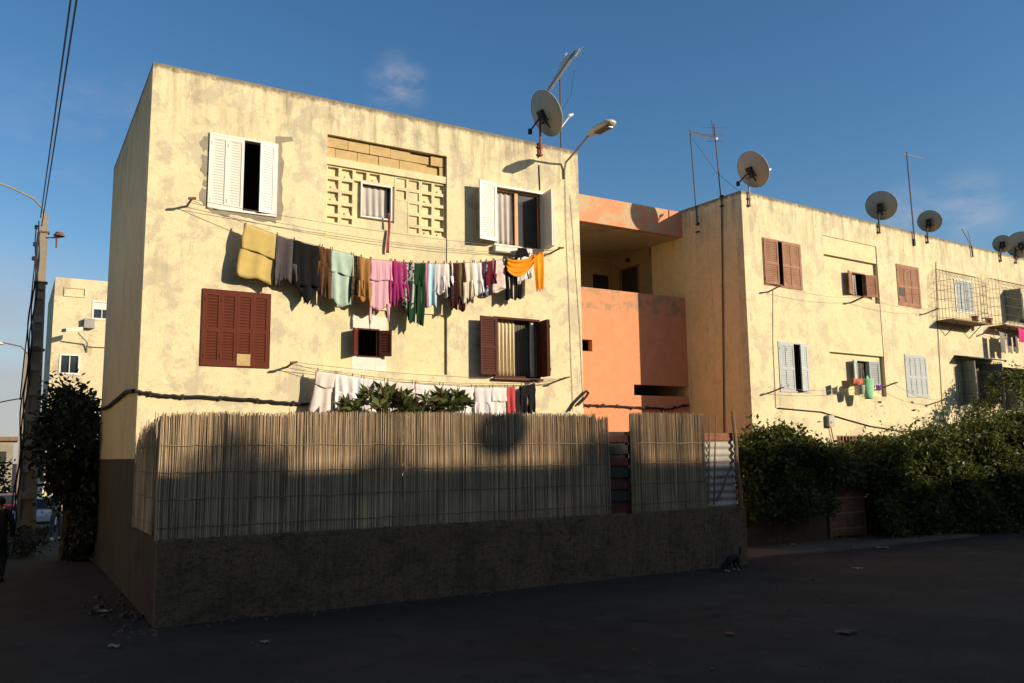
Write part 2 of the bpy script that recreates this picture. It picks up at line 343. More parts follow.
# ------------------------------------------------------------------ ground
def gz(x, y):
    s = min(1, max(0, (y-22)/14)); s = s*s*(3-2*s)
    return -.6*s
def sheet(name, xs, ys, m, lift=0.0, kind='structure', edge=None):
    mb = MB(); nx, ny = len(xs), len(ys)
    mb.add([(x, y, gz(x, y)+lift) for y in ys for x in xs], [(j*nx+i, j*nx+i+1, (j+1)*nx+i+1, (j+1)*nx+i) for j in range(ny-1) for i in range(nx-1)])
    return tag(mb.build(name, m), kind=kind)
ys = [-600, -100, -30, 0, 10, 20, 22]+[22+k for k in range(1, 15)]+[40, 60, 120, 300, 900]
sheet('ground', [-700, -100, -30, -10, 0, 10, 20, 40, 100, 800], ys, M['dirt'])
# the road: a sheet with an uneven broken edge along the walls and the alley
mb = MB(); top = []
for i in range(0, 141):
    x = -30+i*1.0*.9
    e = 12.55+.25*math.sin(x*.9)+.2*math.sin(x*2.3+1)+random.uniform(-.1, .1)
    if x > 13.6: e += min(1.0, (x-13.6)*.6)
    if x > 22: e = max(12.4, e-(x-22)*.12)
    top.append((x, e))
vs = [(x, -60, .004) for x, e in top]+[(x, e, .004) for x, e in top]; n = len(top)
mb.add(vs, [(i, i+1, n+i+1, n+i) for i in range(n-1)]); tag(mb.build('road', M['asphalt']), kind='structure')
mb = MB(); mb.box(14.6, 24.2, 14.4, 16.95, -.2, .055)
tag(mb.build('pavement', M['pave']), kind='structure')

# ------------------------------------------------------------------ wall / window machinery
def wall_holes(mb, u0, u1, z0, z1, holes, v0=0.0, v1=.25):
    us = sorted({u0, u1, *[h[0] for h in holes], *[h[1] for h in holes]}); zs = sorted({z0, z1, *[h[2] for h in holes], *[h[3] for h in holes]})
    us = [u for u in us if u0 <= u <= u1]; zs = [z for z in zs if z0 <= z <= z1]
    def inh(u, z): return any(h[0] < u < h[1] and h[2] < z < h[3] for h in holes)
    for i in range(len(us)-1):
        for j in range(len(zs)-1):
            a, b, c, d = us[i], us[i+1], zs[j], zs[j+1]
            if inh((a+b)/2, (c+d)/2): continue
            mb.quad((a, v0, c), (b, v0, c), (b, v0, d), (a, v0, d)); mb.quad((b, v1, c), (a, v1, c), (a, v1, d), (b, v1, d))
    for a, b, c, d in holes:
        mb.quad((a, v0, c), (a, v1, c), (b, v1, c), (b, v0, c)) if c > z0 else None
        mb.quad((a, v0, d), (b, v0, d), (b, v1, d), (a, v1, d))
        mb.quad((a, v0, c), (a, v0, d), (a, v1, d), (a, v1, c)); mb.quad((b, v0, c), (b, v1, c), (b, v1, d), (b, v0, d))
    mb.quad((u0, v0, z0), (u0, v0, z1), (u0, v1, z1), (u0, v1, z0)); mb.quad((u1, v0, z0), (u1, v1, z0), (u1, v1, z1), (u1, v0, z1))
    mb.quad((u0, v0, z1), (u1, v0, z1), (u1, v1, z1), (u0, v1, z1)); mb.quad((u0, v0, z0), (u0, v1, z0), (u1, v1, z0), (u1, v0, z0))

def leaf_mb(wd, h, panels=1, th=.035, slat=.055, plank=False):
    """one louvred shutter leaf, hinge at x=0"""
    mb = MB(); st = min(.06, wd*.16); y = th/2
    mb.box(0, st, -y, y, 0, h); mb.box(wd-st, wd, -y, y, 0, h)
    rails = [0]+[h*k/panels*(.94 if panels == 2 else 1) for k in range(1, panels)]+[h]
    rz = []
    for k, r in enumerate(rails):
        a, b = (r, r+.07) if k == 0 else ((r-.07, r) if k == len(rails)-1 else (r-.035, r+.035))
        mb.box(st, wd-st, -y, y, a, b); rz.append((a, b))
    for k in range(len(rz)-1):
        a, b = rz[k][1], rz[k+1][0]
        nS = max(2, int((b-a)/slat))
        for i in range(nS):
            z = a+(b-a)*(i+.5)/nS
            mb.obox((wd/2, 0, z), ((wd-2*st)/2, 0, 0), (0, y*.62, -(b-a)/nS*.40), (0, .002, .004))
        mb.box(st, wd-st, -.0015, .0015, a, b)
    return mb
def iron(mb, wd, h, side):
    for z in (.12, h-.2): mb.box(-.004, .016, -.03, -.017, z, z+.07)

class Win:
    def __init__(s, bld, rect, m, v=0.0, fw=.05, proud=.02, fd=.08, label=None, sill=None, mid=None):
        s.u0, s.u1, s.z0, s.z1 = rect; s.w = s.u1-s.u0; s.h = s.z1-s.z0; s.m = m
        mb = MB(); p, d = -proud, fd
        mb.box(0, fw, p, d, 0, s.h); mb.box(s.w-fw, s.w, p, d, 0, s.h); mb.box(fw, s.w-fw, p, d, s.h-fw, s.h); mb.box(fw, s.w-fw, p, d, 0, fw)
        if mid: mb.box(s.w*mid-.02, s.w*mid+.02, .01, d-.01, fw, s.h-fw)
        s.o = mb.build('window', m, bld, (s.u0, v, s.z0))
        if label: s.o['label'] = label
        s.fw = fw
        if sill:
            mb = MB(); mb.box(-.06, s.w+.06, -sill, .02, -.06, -.003); mb.build('sill', sill_m(m), s.o)
    def leaf(s, x, y, wd, deg, left=True, m=None, panels=1, z0=None, h=None, lab=None):
        z0 = s.fw if z0 is None else z0; h = h or s.h-2*s.fw
        a = R(-deg) if left else R(180+deg)
        if not left:      # keep the face with hinges outward: mirror by offset
            pass
        mb = leaf_mb(wd, h, panels); iron(mb, wd, h, left)
        o = mb.build('shutter', m or s.m, s.o, (x, y, z0), a)
        if lab: o['label'] = lab
        return x+wd*math.cos(a), y+wd*math.sin(a)
    def pane(s, m=None, y=.06, x0=0, x1=1):
        mb = MB(); mb.box(s.fw+.002+(s.w-2*s.fw)*x0, (s.w-2*s.fw)*x1+s.fw-.002, y, y+.006, s.fw+.002, s.h-s.fw-.002); return mb.build('pane', m or M['glass'], s.o)
    def curtain(s, m, x0=0, x1=1, y=.16, z0=0, z1=1, folds=6, amp=.03, lab=None):
        a, b = s.w*x0, s.w*x1; ph = random.random()*6
        mb = MB(); mb.grid(lambda p, q: (a+(b-a)*p, y+amp*math.sin(p*folds*6.28+ph+.6*math.sin(q*2))*(.5+.5*(1-q)), s.h*(z0+(z1-z0)*q)), 48, 8)
        o = mb.build('curtain', m, s.o, smooth=True, solid=.004)
        if lab: o['label'] = lab
        return o
    def sash(s, m, x0, x1, y=.10, t=.045, glass=True):
        a, b, c, d = s.w*x0, s.w*x1, s.fw+.004, s.h-s.fw-.004
        mb = MB(); mb.box(a, a+t, y, y+.04, c, d); mb.box(b-t, b, y, y+.04, c, d); mb.box(a+t, b-t, y, y+.04, d-t, d); mb.box(a+t, b-t, y, y+.04, c, c+t)
        return mb.build('sash', m, s.o)
def sill_m(m): return m

def shell(b, L, D, H, holes, front, side_l, side_r, back, base=-.8, spandrels=()):
    """front wall with openings, two gables, back, roof and dim rooms behind"""
    mb = MB(); wall_holes(mb, 0, L, base, H, holes); mb.build('wall', front, b)
    mb = MB(); mb.box(0.0, .2, .252, D, base, H); mb.build('wall', side_l, b)
    mb = MB(); mb.box(L-.2, L, .252, D, base, H); mb.build('wall', side_r, b)
    mb = MB(); mb.box(.202, L-.202, D-.2, D, base, H); mb.build('wall', back, b)
    mb = MB(); mb.box(.203, L-.203, .253, D-.203, H-.55, H-.35); mb.build('roof', M['roof'], b)
    mb = MB()
    for z in (3.45, 6.55): mb.box(.203, L-.203, .253, D-.203, z-.15, z)
    mb.box(.203, L-.203, 3.6, 3.75, 0, H-.56)
    for k in range(1, int(L/3)+1):
        u = L*k/(int(L/3)+1); mb.box(u-.06, u+.06, .255, 3.59, 0, H-.56)
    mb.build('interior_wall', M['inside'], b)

# ------------------------------------------------------------------ left apartment block
HA = 10.22; LA = 10.17; DA = 7.1
A1 = thing('apartment_building', 'cream three storey apartment block with laundry strung across its sunlit front, behind the reed fence', 'apartment building', (2.04, 17, 0))
W1 = FA.rect([(209.8, 133.2), (277.9, 143.7), (276.2, 216.5), (206.8, 209)])
BAY = FA.rect([(327, 134.3), (447.2, 156), (447, 378), (324, 366)])
NICHE = FA.rect([(327, 134.3), (447.2, 156), (446.5, 238), (326.5, 222)])
NICHE2 = FA.rect([(331, 305), (447.4, 316), (447, 378), (326, 366.5)])
W2 = FA.rect([(360, 182.5), (391.2, 187.2), (391.4, 221.2), (360, 217.5)], -.13)
W3 = FA.rect([(493, 185), (543, 192.5), (543, 251.5), (493.5, 246)])
W4 = FA.rect([(202.8, 287.2), (271, 295.3), (269, 369), (199.8, 365)])
W5 = FA.rect([(356.3, 328), (379, 329.8), (378.4, 358), (355.7, 357)], -.10)
W6 = FA.rect([(494.5, 316.5), (540.6, 320), (538.3, 378.5), (493, 378.5)])
BAYR = (BAY[0], BAY[1], NICHE2[2], NICHE[3])
shell(A1, LA, DA, HA, [W1, BAYR, W3, W4, W6], M['cream'], M['cream_side'], M['bounce_gable'], M['cream_side'])
# painted dado of the gable, 4 mm proud
mb = MB(); mb.box(-.004, -.001, 0, DA, -.8, 2.5); mb.build('painted_dado', M['dado'], A1)
# bay infill: spandrel, claustra screen and the small recessed wall below
NB = (BAYR[0], BAYR[1])
mb = MB(); wall_holes(mb, NB[0]+.001, NB[1]-.001, NICHE2[3], NICHE[2], [], .022, .24); mb.build('spandrel', M['cream_flat'], A1)
mb = MB(); wall_holes(mb, NB[0]+.001, NB[1]-.001, NICHE2[2]+.001, NICHE2[3]-.001, [W5], .06, .24); mb.build('recessed_panel', M['cream_flat'], A1)
z0, z1 = NICHE[2]+.001, NICHE[3]-.001
zl0, zl1 = FA.at(327, 163.2).z, FA.at(327, 156).z                # ledge
mb = MB(); mb.box(NB[0]+.002, NB[1]-.002, .02, .24, zl0, zl1); mb.build('ledge', M['cream_flat'], A1)
mb = MB(); mb.box(NB[0]+.003, NB[1]-.003, .17, .24, zl1+.001, z1-.001); hb = (z1-zl1)/2
for r in range(2):
    u = NB[0]+.004-(.28 if r == 0 else 0)
    while u < NB[1]-.01:
        a, b = max(u, NB[0]+.004), min(u+.50, NB[1]-.004); t = (a-NB[0])/(NB[1]-NB[0])
        miss = (r == 0 and .60 < t < .80) or (r == 1 and .62 < t < .76) 
        if b-a > .04 and not miss: mb.box(a, b-.014, .085+random.uniform(0, .02), .169, zl1+.004+r*hb, zl1+(r+1)*hb-.016)
        elif b-a > .04: mb.box(a, b-.03, .135, .169, zl1+.02+r*hb, zl1+(r+1)*hb-.05)
        u += .50
mb.build('block_infill', M['brick'], A1)
# claustra
mb = MB(); wall_holes(mb, NB[0]+.003, NB[1]-.003, z0, zl0-.001, [W2], .14, .24); zc0, zc1 = z0, zl0-.002; nc, nr_ = 9, 5
cw, ch = (NB[1]-NB[0]-.01)/nc, (zc1-zc0)/nr_*1.06
def blk(a, b, c, d, v):
    if b-a > .003 and d-c > .003: mb.box(a, b, v, .139, c, d)
W2h = (W2[0]-.04, W2[1]+.04, W2[2]-.05, W2[3]+.05)
filled = {(4, 0), (5, 2), (5, 3), (5, 4), (2, 4), (3, 4), (4, 4)}
eps = .002
for i in range(nc):
    for j in range(nr_):
        a, b = NB[0]+.005+i*cw, NB[0]+.005+(i+1)*cw; d = zc1-j*ch; c = max(zc0, d-ch)
        if d-c < .08: continue
        cx, cz = (a+b)/2, (c+d)/2
        if W2h[0] < cx < W2h[1] and W2h[2] < cz < W2h[3]: continue
        e = .037; vj = .068+random.uniform(0, .004)
        ca, cb, cc, cdd = a, b, c, d
        if cx < W2h[0]: cb = min(b, W2[0]-.003)
        elif cx > W2h[1]: ca = max(a, W2[1]+.003)
        if cz > W2h[3] and W2h[0] < cx < W2h[1]: cc = max(c, W2[3]+.003)
        if cz < W2h[2] and W2h[0] < cx < W2h[1]: cdd = min(d, W2[2]-.003)
        if (i, j) in filled or cb-ca < .13 or cdd-cc < .12: blk(ca, cb, cc, cdd, .074+.0015*((i*3+j*5) % 4)); continue
        if cb > ca and cdd > cc:
            blk(ca, ca+e, cc, cdd, vj); blk(cb-e, cb, cc, cdd, vj); blk(ca+e, cb-e, cdd-e, cdd, vj); blk(ca+e, cb-e, cc, cc+e, vj)
            if i in (5, 6): mb.box(ca+e, cb-e, .09+random.uniform(0, .03), .138, cc+e, cdd-e)
            elif random.random() < .4: mb.obox((cx+.03, .125, cc+e+.03), (.05, 0, .02), (0, .02, 0), (-.02, 0, .05))
mb.build('claustra_screen', M['cream_flat'], A1)

# W1 white louvred shutters, the third leaf ajar
x = Win(A1, W1, M['white_paint'], fw=.045, proud=.035, label='window with white louvred shutters, one leaf ajar'); lw = (x.w-.09)/4
x.leaf(.045, -.012, lw, 0, True); x.leaf(.045+lw, -.012, lw, 0, True)
x.leaf(x.w-.045, -.012, lw+.02, 12, False)
# cement repair round that window
random.seed(11); mb = MB()
def blot(mb, cu, cz, ru, rz, v=-.004, n=16):
    ph = [random.uniform(.7, 1.25) for _ in range(n)]
    mb.add([(cu+ru*ph[k]*math.cos(6.283*k/n), v, cz+rz*ph[k]*math.sin(6.283*k/n)) for k in range(n)]+[(cu+ru*ph[k]*math.cos(6.283*k/n), v+.0035, cz+rz*ph[k]*math.sin(6.283*k/n)) for k in range(n)],
           [tuple(range(n-1, -1, -1))]+[(k, (k+1) % n, n+(k+1) % n, n+k) for k in range(n)])
def ragged(mb, pts, v=-.004):
    n = len(pts); mb.add([(a, v, b) for a, b in pts]+[(a, v+.0035, b) for a, b in pts], [tuple(range(n-1, -1, -1))]+[(k, (k+1) % n, n+(k+1) % n, n+k) for k in range(n)])
a, b, c, d = W1
pts = [(b+.02, d+.12), (b-.1, d+.10), (b-.1, c-.08)]
pts = [(b-.08, c-.07)]+[(b+.10+random.uniform(-.03, .06), c-.05+(d-c+.1)*k/12) for k in range(13)]+[(b+.32, d+.13), (b+.30, d+.22), (b-.05, d+.17)]
ragged(mb, pts)
pts = [(a+.02, c-.02)]+[(a+.1+(b-a-.1)*k/10, c-.09+random.uniform(-.05, .03)) for k in range(11)]+[(b, c+.02)]
ragged(mb, pts, -.0045)
for q in ((.15, .12), (.5, .1), (.62, .1), (.85, .13), (.32, .06)): blot(mb, a-.06, c+(d-c)*q[0], q[1]*.8, q[1]*1.3, -.005-.0005*q[0])
mb.build('cement_repair', M['cement'], A1)

# W2 small window in the claustra
x = Win(A1, W2, M['white_paint'], v=.10, fw=.032, proud=.03, fd=.03); x.curtain(M['curtain'], .08, .88, .09, .05, .95, 4, .02); x.pane(y=.14); 
# W3 white bifold shutters open, wooden sashes and curtains
x = Win(A1, W3, M['white_paint'], fw=.045, proud=.03, fd=.06); lw = .33
e = x.leaf(.02, -.03, .18, 106, True); x.leaf(e[0], e[1]-.01, .50, 172, True)
e = x.leaf(x.w-.02, -.03, .50, 84, False)
x.leaf(e[0]+.045, e[1], .48, 92+180-12, False)
x.sash(M['wood'], .03, .5); x.sash(M['wood'], .5, .97); x.curtain(M['curtain'], .04, .46, .19, .03, .97, 4, .03); x.curtain(M['curtain'], .5, .96, .2, .03, .97, 5, .02)
x.pane(y=.145, x0=.52)
mb = MB(); mb.box(-.02, x.w*.86, -.14, .0, -.17, -.004); mb.build('sill', M['whitewash'], x.o)
# W4 closed brown shutters
x = Win(A1, W4, M['brown_paint'], fw=.045, proud=.03); lw = (x.w-.09)/4
for k in range(4): x.leaf(.045+lw*k if k < 2 else .045+lw*(k+1), -.01-.002*k, lw-.002, 0, k < 2, panels=2)
mb = MB(); mb.box(.045+lw*2+.02, .045+lw*3-.03, -.036, -.0325, .03, .26); mb.build('bare_patch', M['brick'], x.o)
# W5 small brown window
x = Win(A1, W5, M['dark_brown'], v=.06, fw=.03, proud=.01, fd=.06); x.leaf(.01, -.015, x.w*.52, 128, True, M['brown_paint']); x.leaf(x.w-.01, -.015, x.w*.52, 150, False)
mb = MB(); wall_holes(mb, -.10, x.w+.16, -.30, x.h+.28, [(-.003, x.w+.003, -.003, x.h+.003)], -.0045, -.001); mb.build('whitewash_surround', M['whitewash'], x.o)
# W6 brown shutters open, curtains
x = Win(A1, W6, M['dark_brown'], fw=.05, proud=.03, fd=.06); e = x.leaf(.02, -.03, .15, 104, True, M['brown_paint'], 2); x.leaf(e[0], e[1]-.01, .46, 176, True, M['dark_brown'], 2)
e = x.leaf(x.w-.02, -.03, .42, 86, False, panels=2); x.leaf(e[0]+.045, e[1], .40, 92+180-10, False, panels=2)
x.curtain(M['lace'], .05, .52, .14, .03, .98, 6, .035); x.curtain(M['net'], .50, .96, .18, .03, .98, 7, .02)
mb = MB(); mb.box(x.w*.84, x.w*.9, .05, .12, .05, x.h-.05); mb.build('jamb', M['whitewash'], x.o)
mb = MB(); mb.box(-.04, x.w+.04, -.10, -.032, -.05, -.003); mb.build('sill', M['brown_paint'], x.o)

# ------------------------------------------------------------------ stairwell block (salmon)
S1 = thing('stairwell_building', 'salmon stairwell block with an open top loggia between the two cream blocks', 'stairwell building', (12.21, 19.4, 0))
LS = 18.0-12.21; zb, zp = 7.26, 9.22; HS = 10.02
sl = FS.rect([(634, 384), (690, 387), (690, 398), (634, 394)]); hole = FS.rect([(581, 339), (592, 339.8), (592.6, 351.4), (581, 351)])
mb = MB(); wall_holes(mb, 0, LS, -.3, zb-.62, [(sl[0], LS-.02, sl[2], sl[3]), (hole[0]-.15, hole[1], hole[2], hole[3])], 0, .2); mb.build('wall', M['salmon'], S1)
mb = MB(); mb.box(0, LS, .0, .2, zb-.619, zb); mb.build('balcony_parapet', M['salmon_edge'], S1)
mb = MB(); mb.box(0, LS, 0, .2, zp, HS); mb.build('roof_parapet', M['salmon_worn'], S1)
mb = MB(); mb.box(0, LS, .202, 4.6, zp-.02, zp+.2); mb.build('ceiling', M['ceil'], S1)
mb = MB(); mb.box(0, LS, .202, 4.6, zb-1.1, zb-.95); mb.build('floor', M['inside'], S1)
zd = zb+.75
mb = MB(); wall_holes(mb, 0, LS-.151, zb-.94, zp-.025, [(4.72, 5.44, zb-.5, 8.6)], 3.45, 3.6); mb.build('rear_wall', M['brick'], S1)
mb = MB(); wall_holes(mb, 0, 1.98, zb-.94, zp-.026, [(.58, 1.42, zb-.9, 8.66)], .002, .09); TL, TR_ = (17.834-12.21, 20.84-19.4, 0), math.pi/2+.0536
M['tile'] = brickmat = mat('pale brown wall tile', (.30, .22, .14), .8, .15, 5)
o = mb.build('tiled_wall', M['tile'], S1, TL, TR_)
mb = MB()
for a, b, c, d in ((.51, .575, zb-.9, 8.73), (1.425, 1.49, zb-.9, 8.73), (.575, 1.425, 8.665, 8.73)): mb.box(a, b, .092, .12, c, d)
mb.build('door_frame', M['rawwood'], S1, TL, TR_)
MB().box(.59, 1.41, .02, .05, zb-.89, 8.65).build('door', M['dark_iron'], S1, TL, TR_)  # near-black panel puts the doorway's darkness into colour
MB().box(4.73, 5.43, 3.52, 3.56, zb-.49, 8.59).build('door', M['dark_iron'], S1)  # dark panel stands in for the shaded opening to the stair
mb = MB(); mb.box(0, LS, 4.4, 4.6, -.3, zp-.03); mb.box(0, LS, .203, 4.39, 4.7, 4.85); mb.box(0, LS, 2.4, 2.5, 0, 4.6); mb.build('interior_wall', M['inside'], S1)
mb = MB(); mb.lathe([(0, .0), (.07, .0), (.085, .05), (.06, .09), (0, .1)], (0, 0, 0), (-1, 0, 0), 12); mb.build('wall_lamp', M['dark_iron'], S1, (17.70-12.21, 2.45, 8.95))

# ------------------------------------------------------------------ right apartment block
HB = 10.08; LB = 21.0; DB = 7.0
B1 = thing('apartment_building', 'long cream apartment block on the right with red and pale shutters and caged windows', 'apartment building', (18.04, 17, 0), .0536)
V1 = FB.rect([(761.5, 238), (800, 244), (802.4, 290.5), (764.5, 284.8)])
BAYB = FB.rect([(823, 235.5), (876.5, 247), (886.5, 397), (831.5, 391)])
LED = FB.rect([(823.5, 239), (876.5, 250), (877, 263.6), (825, 253.7)])
NB1 = FB.rect([(825, 253.7), (877, 263.6), (880, 304), (827, 296)])
NB2 = FB.rect([(831.2, 351.3), (884.7, 356.8), (886.8, 397), (833, 394)])
V2 = FB.rect([(851, 271.5), (865, 274), (866.5, 299), (852, 295)], -.12)
V3 = FB.rect([(896.4, 263.2), (918.3, 268.5), (921, 308.6), (897.7, 305)])
V4 = FB.rect([(778, 341), (806.7, 344.5), (809.6, 393), (779.8, 391.8)])
V5 = FB.rect([(856, 359.5), (868.5, 361), (869.5, 387), (857, 386)], -.12)
V6 = FB.rect([(904.3, 354), (925.5, 356), (928.8, 399), (906.8, 396)])
V7 = FB.rect([(954, 278.5), (972, 282), (974, 314), (956, 312)])
V8 = FB.rect([(1004, 289), (1023, 293), (1024, 325), (1006, 322)])
V9 = FB.rect([(961, 361), (987, 363), (990, 405), (963, 405)])
V10 = FB.rect([(1004, 372), (1030, 374), (1032, 412), (1006, 412)])
V11 = FB.rect([(837, 434), (888, 437), (890, 462), (838, 459)])
BB = (BAYB[0], BAYB[1], NB2[2], LED[3]+.12)
shell(B1, LB, DB, HB, [V1, BB, V3, V4, V6, V7, V8, V9, V10, V11], M['cream2'], M['ochre_side'], M['cream_side'], M['cream_side'])
ub0, ub1 = BB[0]+.001, BB[1]-.001
mb = MB(); wall_holes(mb, ub0, ub1, LED[2], BB[3]-.001, [], .025, .24); mb.build('spandrel', M['cream_flat'], B1)
mb = MB(); wall_holes(mb, ub0, ub1, NB1[2]+.001, LED[2]-.001, [V2], .12, .24); mb.build('recessed_panel', M['cream_flat'], B1)
mb = MB(); wall_holes(mb, ub0, ub1, NB2[3], NB1[2], [], .018, .24); mb.build('spandrel', M['cream_flat'], B1)
mb = MB(); wall_holes(mb, ub0, ub1, NB2[2]+.001, NB2[3]-.001, [V5], .12, .24); mb.build('recessed_panel', M['cream_flat'], B1)

x = Win(B1, V1, M['pink_paint'], fw=.04, proud=.02); lw = (x.w-.08)/4
x.leaf(.03, -.02, lw*1.35, 6, True, panels=2); x.leaf(.04+lw*3, -.005, lw, 0, False, panels=2); x.leaf(.04+lw*4, -.007, lw, 0, False, panels=2)
x = Win(B1, V2, M['pink_paint'], v=.12, fw=.035, proud=.01, fd=.06); x.leaf(.01, -.02, .43, 160, True, panels=1); x.leaf(x.w-.01, -.02, .43, 164, False); x.curtain(M['curtain'], .1, .45, .1, .05, .95, 2); 
x = Win(B1, V3, M['pink_paint'], fw=.04, proud=.02); lw = (x.w-.08)/3
for k in range(3): x.leaf(.04+lw*k if k < 2 else .04+lw*3, -.005-.002*k, lw-.002, 0, k < 2, panels=2)
mb = MB(); mb.box(.06, .06+lw*.7, -.032, -.028, .35, .62); mb.build('dark_hole_panel', M['dark_iron'], x.o)  # dark plate painted as the unlit hole in the shutter
x = Win(B1, V4, M['blue_white'], fw=.04, proud=.02); lw = (x.w-.08)/4
x.leaf(.04, -.005, lw*1.02, 0, True, panels=2); x.leaf(.04+lw*1.02, -.008, lw*1.02, 0, True, panels=2); x.leaf(x.w-.03, -.01, lw*1.5, 14, False, panels=2)
x = Win(B1, V5, M['blue_white'], v=.12, fw=.03, proud=.01, fd=.06); x.leaf(.01, -.02, .44, 158, True); x.leaf(x.w-.01, -.02, .40, 162, False); x.curtain(M['net'], .05, .95, .12, .05, .95, 4)
x = Win(B1, V6, M['blue_white'], fw=.04, proud=.02); lw = (x.w-.08)/4
for k in range(4): x.leaf(.04+lw*k if k < 2 else .04+lw*(k+1), -.005-.002*k, lw-.002, 0, k < 2, panels=2)

def cage(x, uu0, uu1, zz0, zz1, out, dome=True, roof=False, n=11, m=None):
    """welded window cage in building coordinates, child of the window"""
    du, dz = -x.u0, -x.z0; m = m or M['rust']; mb = MB(); r = .0062
    P = lambda u, v, z: (u+du, v, z+dz)
    top = zz1
    for k in range(n+1):
        u = uu0+(uu1-uu0)*k/n; mb.tube([P(u, -out, zz0), P(u, -out, top)], r, 4)
        if dome:
            mb.tube([P(u, -out, top), P(u, -out*.72, top+.28), P(u, -out*.3, top+.42), P(u, 0, top+.45)], r*.8, 4)
    for k in range(5):
        v = -out*k/5
        for u in (uu0, uu1): mb.tube([P(u, v-.001, zz0), P(u, v-.001, top+(.4 if dome else 0))], r, 4)
    for z in [zz0+.02+(top-zz0-.04)*k/4 for k in range(5)]:
        mb.tube([P(uu0, -.001, z), P(uu0, -out, z), P(uu1, -out, z), P(uu1, -.001, z)], r, 4)
    if dome:
        for v, z in ((-out*.86, .15), (-out*.72, .28), (-out*.5, .36), (-out*.3, .42), (-out*.15, .44)): mb.tube([P(uu0, v, top+z), P(uu1, v, top+z)], r*.8, 4)
    mb.build('window_cage', m, x.o)
M['oldiron'] = mat('weathered cage iron', (.17, .12, .075), .9, .3, 9)
for V, px, lab in ((V7, (944, 979), 0), (V8, (996, 1042), 1)):
    x = Win(B1, V, M['white_paint'] if lab == 0 else M['grey_green'], fw=.05, proud=.02)
    ua = FB.at(px[0]+9, 315, .6).x; ub = FB.at(px[1]+9, 315, .6).x; zs = FB.at(px[0]+8, 318+lab*6, .6).z
    cage(x, ua, ub, zs+.03, zs+1.40, .6, True, m=M['oldiron'])
    mb = MB(); mb.box(ua-x.u0-.03, ub-x.u0+.03, -.64, -.002, zs-x.z0-.05, zs-x.z0); mb.build('shelf', M['rawwood'], x.o)
    for uq in (ua-x.u0+.5, ub-x.u0-.3): MB().tube([(uq, -.5, zs-x.z0-.06), (uq, -.01, zs-x.z0-.5)], .015, 5).build('shelf_bracket', M['dark_iron'], x.o)
    if lab == 0:
        lw = (x.w-.1)/3
        for k in range(3): x.leaf(.05+lw*k if k < 2 else .05+lw*3, -.006-.002*k, lw-.002, 0, k < 2, M['blue_white'])
    else:
        x.leaf(.02, -.03, .55, 80, True, M['grey_green']); x.curtain(M['net'], .05, .95, .15)
    V7s = (ua, ub, zs) if lab == 0 else V7s
for V, px, lab in ((V9, (953, 1000), 0), (V10, (996, 1044), 1)):
    x = Win(B1, V, M['grey_green'], fw=.05, proud=.02); ua, ub = V[0]-.25, V[1]+.35; cage(x, ua, ub, V[2]-.05, V[3]+.03, .35, False, n=9, m=M['dark_iron'])
    x.leaf(.02, -.03, .5, 96, True, M['grey_green']); x.leaf(x.w-.02, -.03, .5, 100, False, M['grey_green']); x.curtain(M['net'], .05, .95, .15)
    mb = MB(); mb.obox((x.w/2+.05, -.24, x.h+.12), (x.w/2+.42, 0, 0), (0, .26, .05), (0, -.004, .02)); mb.build('canopy', M['dark_iron'], x.o)
x = Win(B1, V11, M['pink_paint'], fw=.03, proud=.02); mb = MB()
for k in range(16): u = .04+(x.w-.08)*(k+.5)/16; mb.box(u-.022, u+.022, -.02, .02, .03, x.h-.03)
mb.build('slat', M['pink_paint'], x.o)

# ------------------------------------------------------------------ boundary wall of the garden
def loft(mb, path, sect, jit):
    """rough wall: cross-section points (v, z) swept along straight path p->q"""
    p, q, n = path; ns = len(sect); vs = []
    for i in range(n+1):
        t = i/n
        for k, (v, z) in enumerate(sect):
            j = jit if 0 < i < n else jit*.4
            vs.append((p[0]+(q[0]-p[0])*t+random.uniform(-j, j)*(0 < i < n), p[1]+(q[1]-p[1])*t+v+random.uniform(-j, j), z+random.uniform(-j, j)*(1.2 if z > .1 else 0)))
    fs = [(i*ns+k, (i+1)*ns+k, (i+1)*ns+k+1, i*ns+k+1) for i in range(n) for k in range(ns-1)]
    fs += [tuple(range(ns-1, -1, -1)), tuple(range(n*ns, (n+1)*ns))]
    mb.add(vs, fs)
GW = thing('boundary_wall', 'low rough rendered wall in the shade, carrying the reed fence', 'wall', (2.04, 13.89, 0))
mb = MB(); loft(mb, ((0, 0, 0), (12.34, 0, 0), 200), [(0, -.1), (0, .3), (-.004, .6), (0, .9), (0, 1.25), (.10, 1.275), (.2, 1.25), (.2, -.1)], .016); mb.build('wall', M['stonewall'], GW)
mb = MB(); mb.box(0.0, .2, .212, 3.09, -.1, 1.26); mb.build('return_wall', M['redwall'], GW)
mb = MB(); mb.box(12.14, 12.34, .214, 3.0, -.1, 1.25); mb.build('return_wall', M['stonewall'], GW)

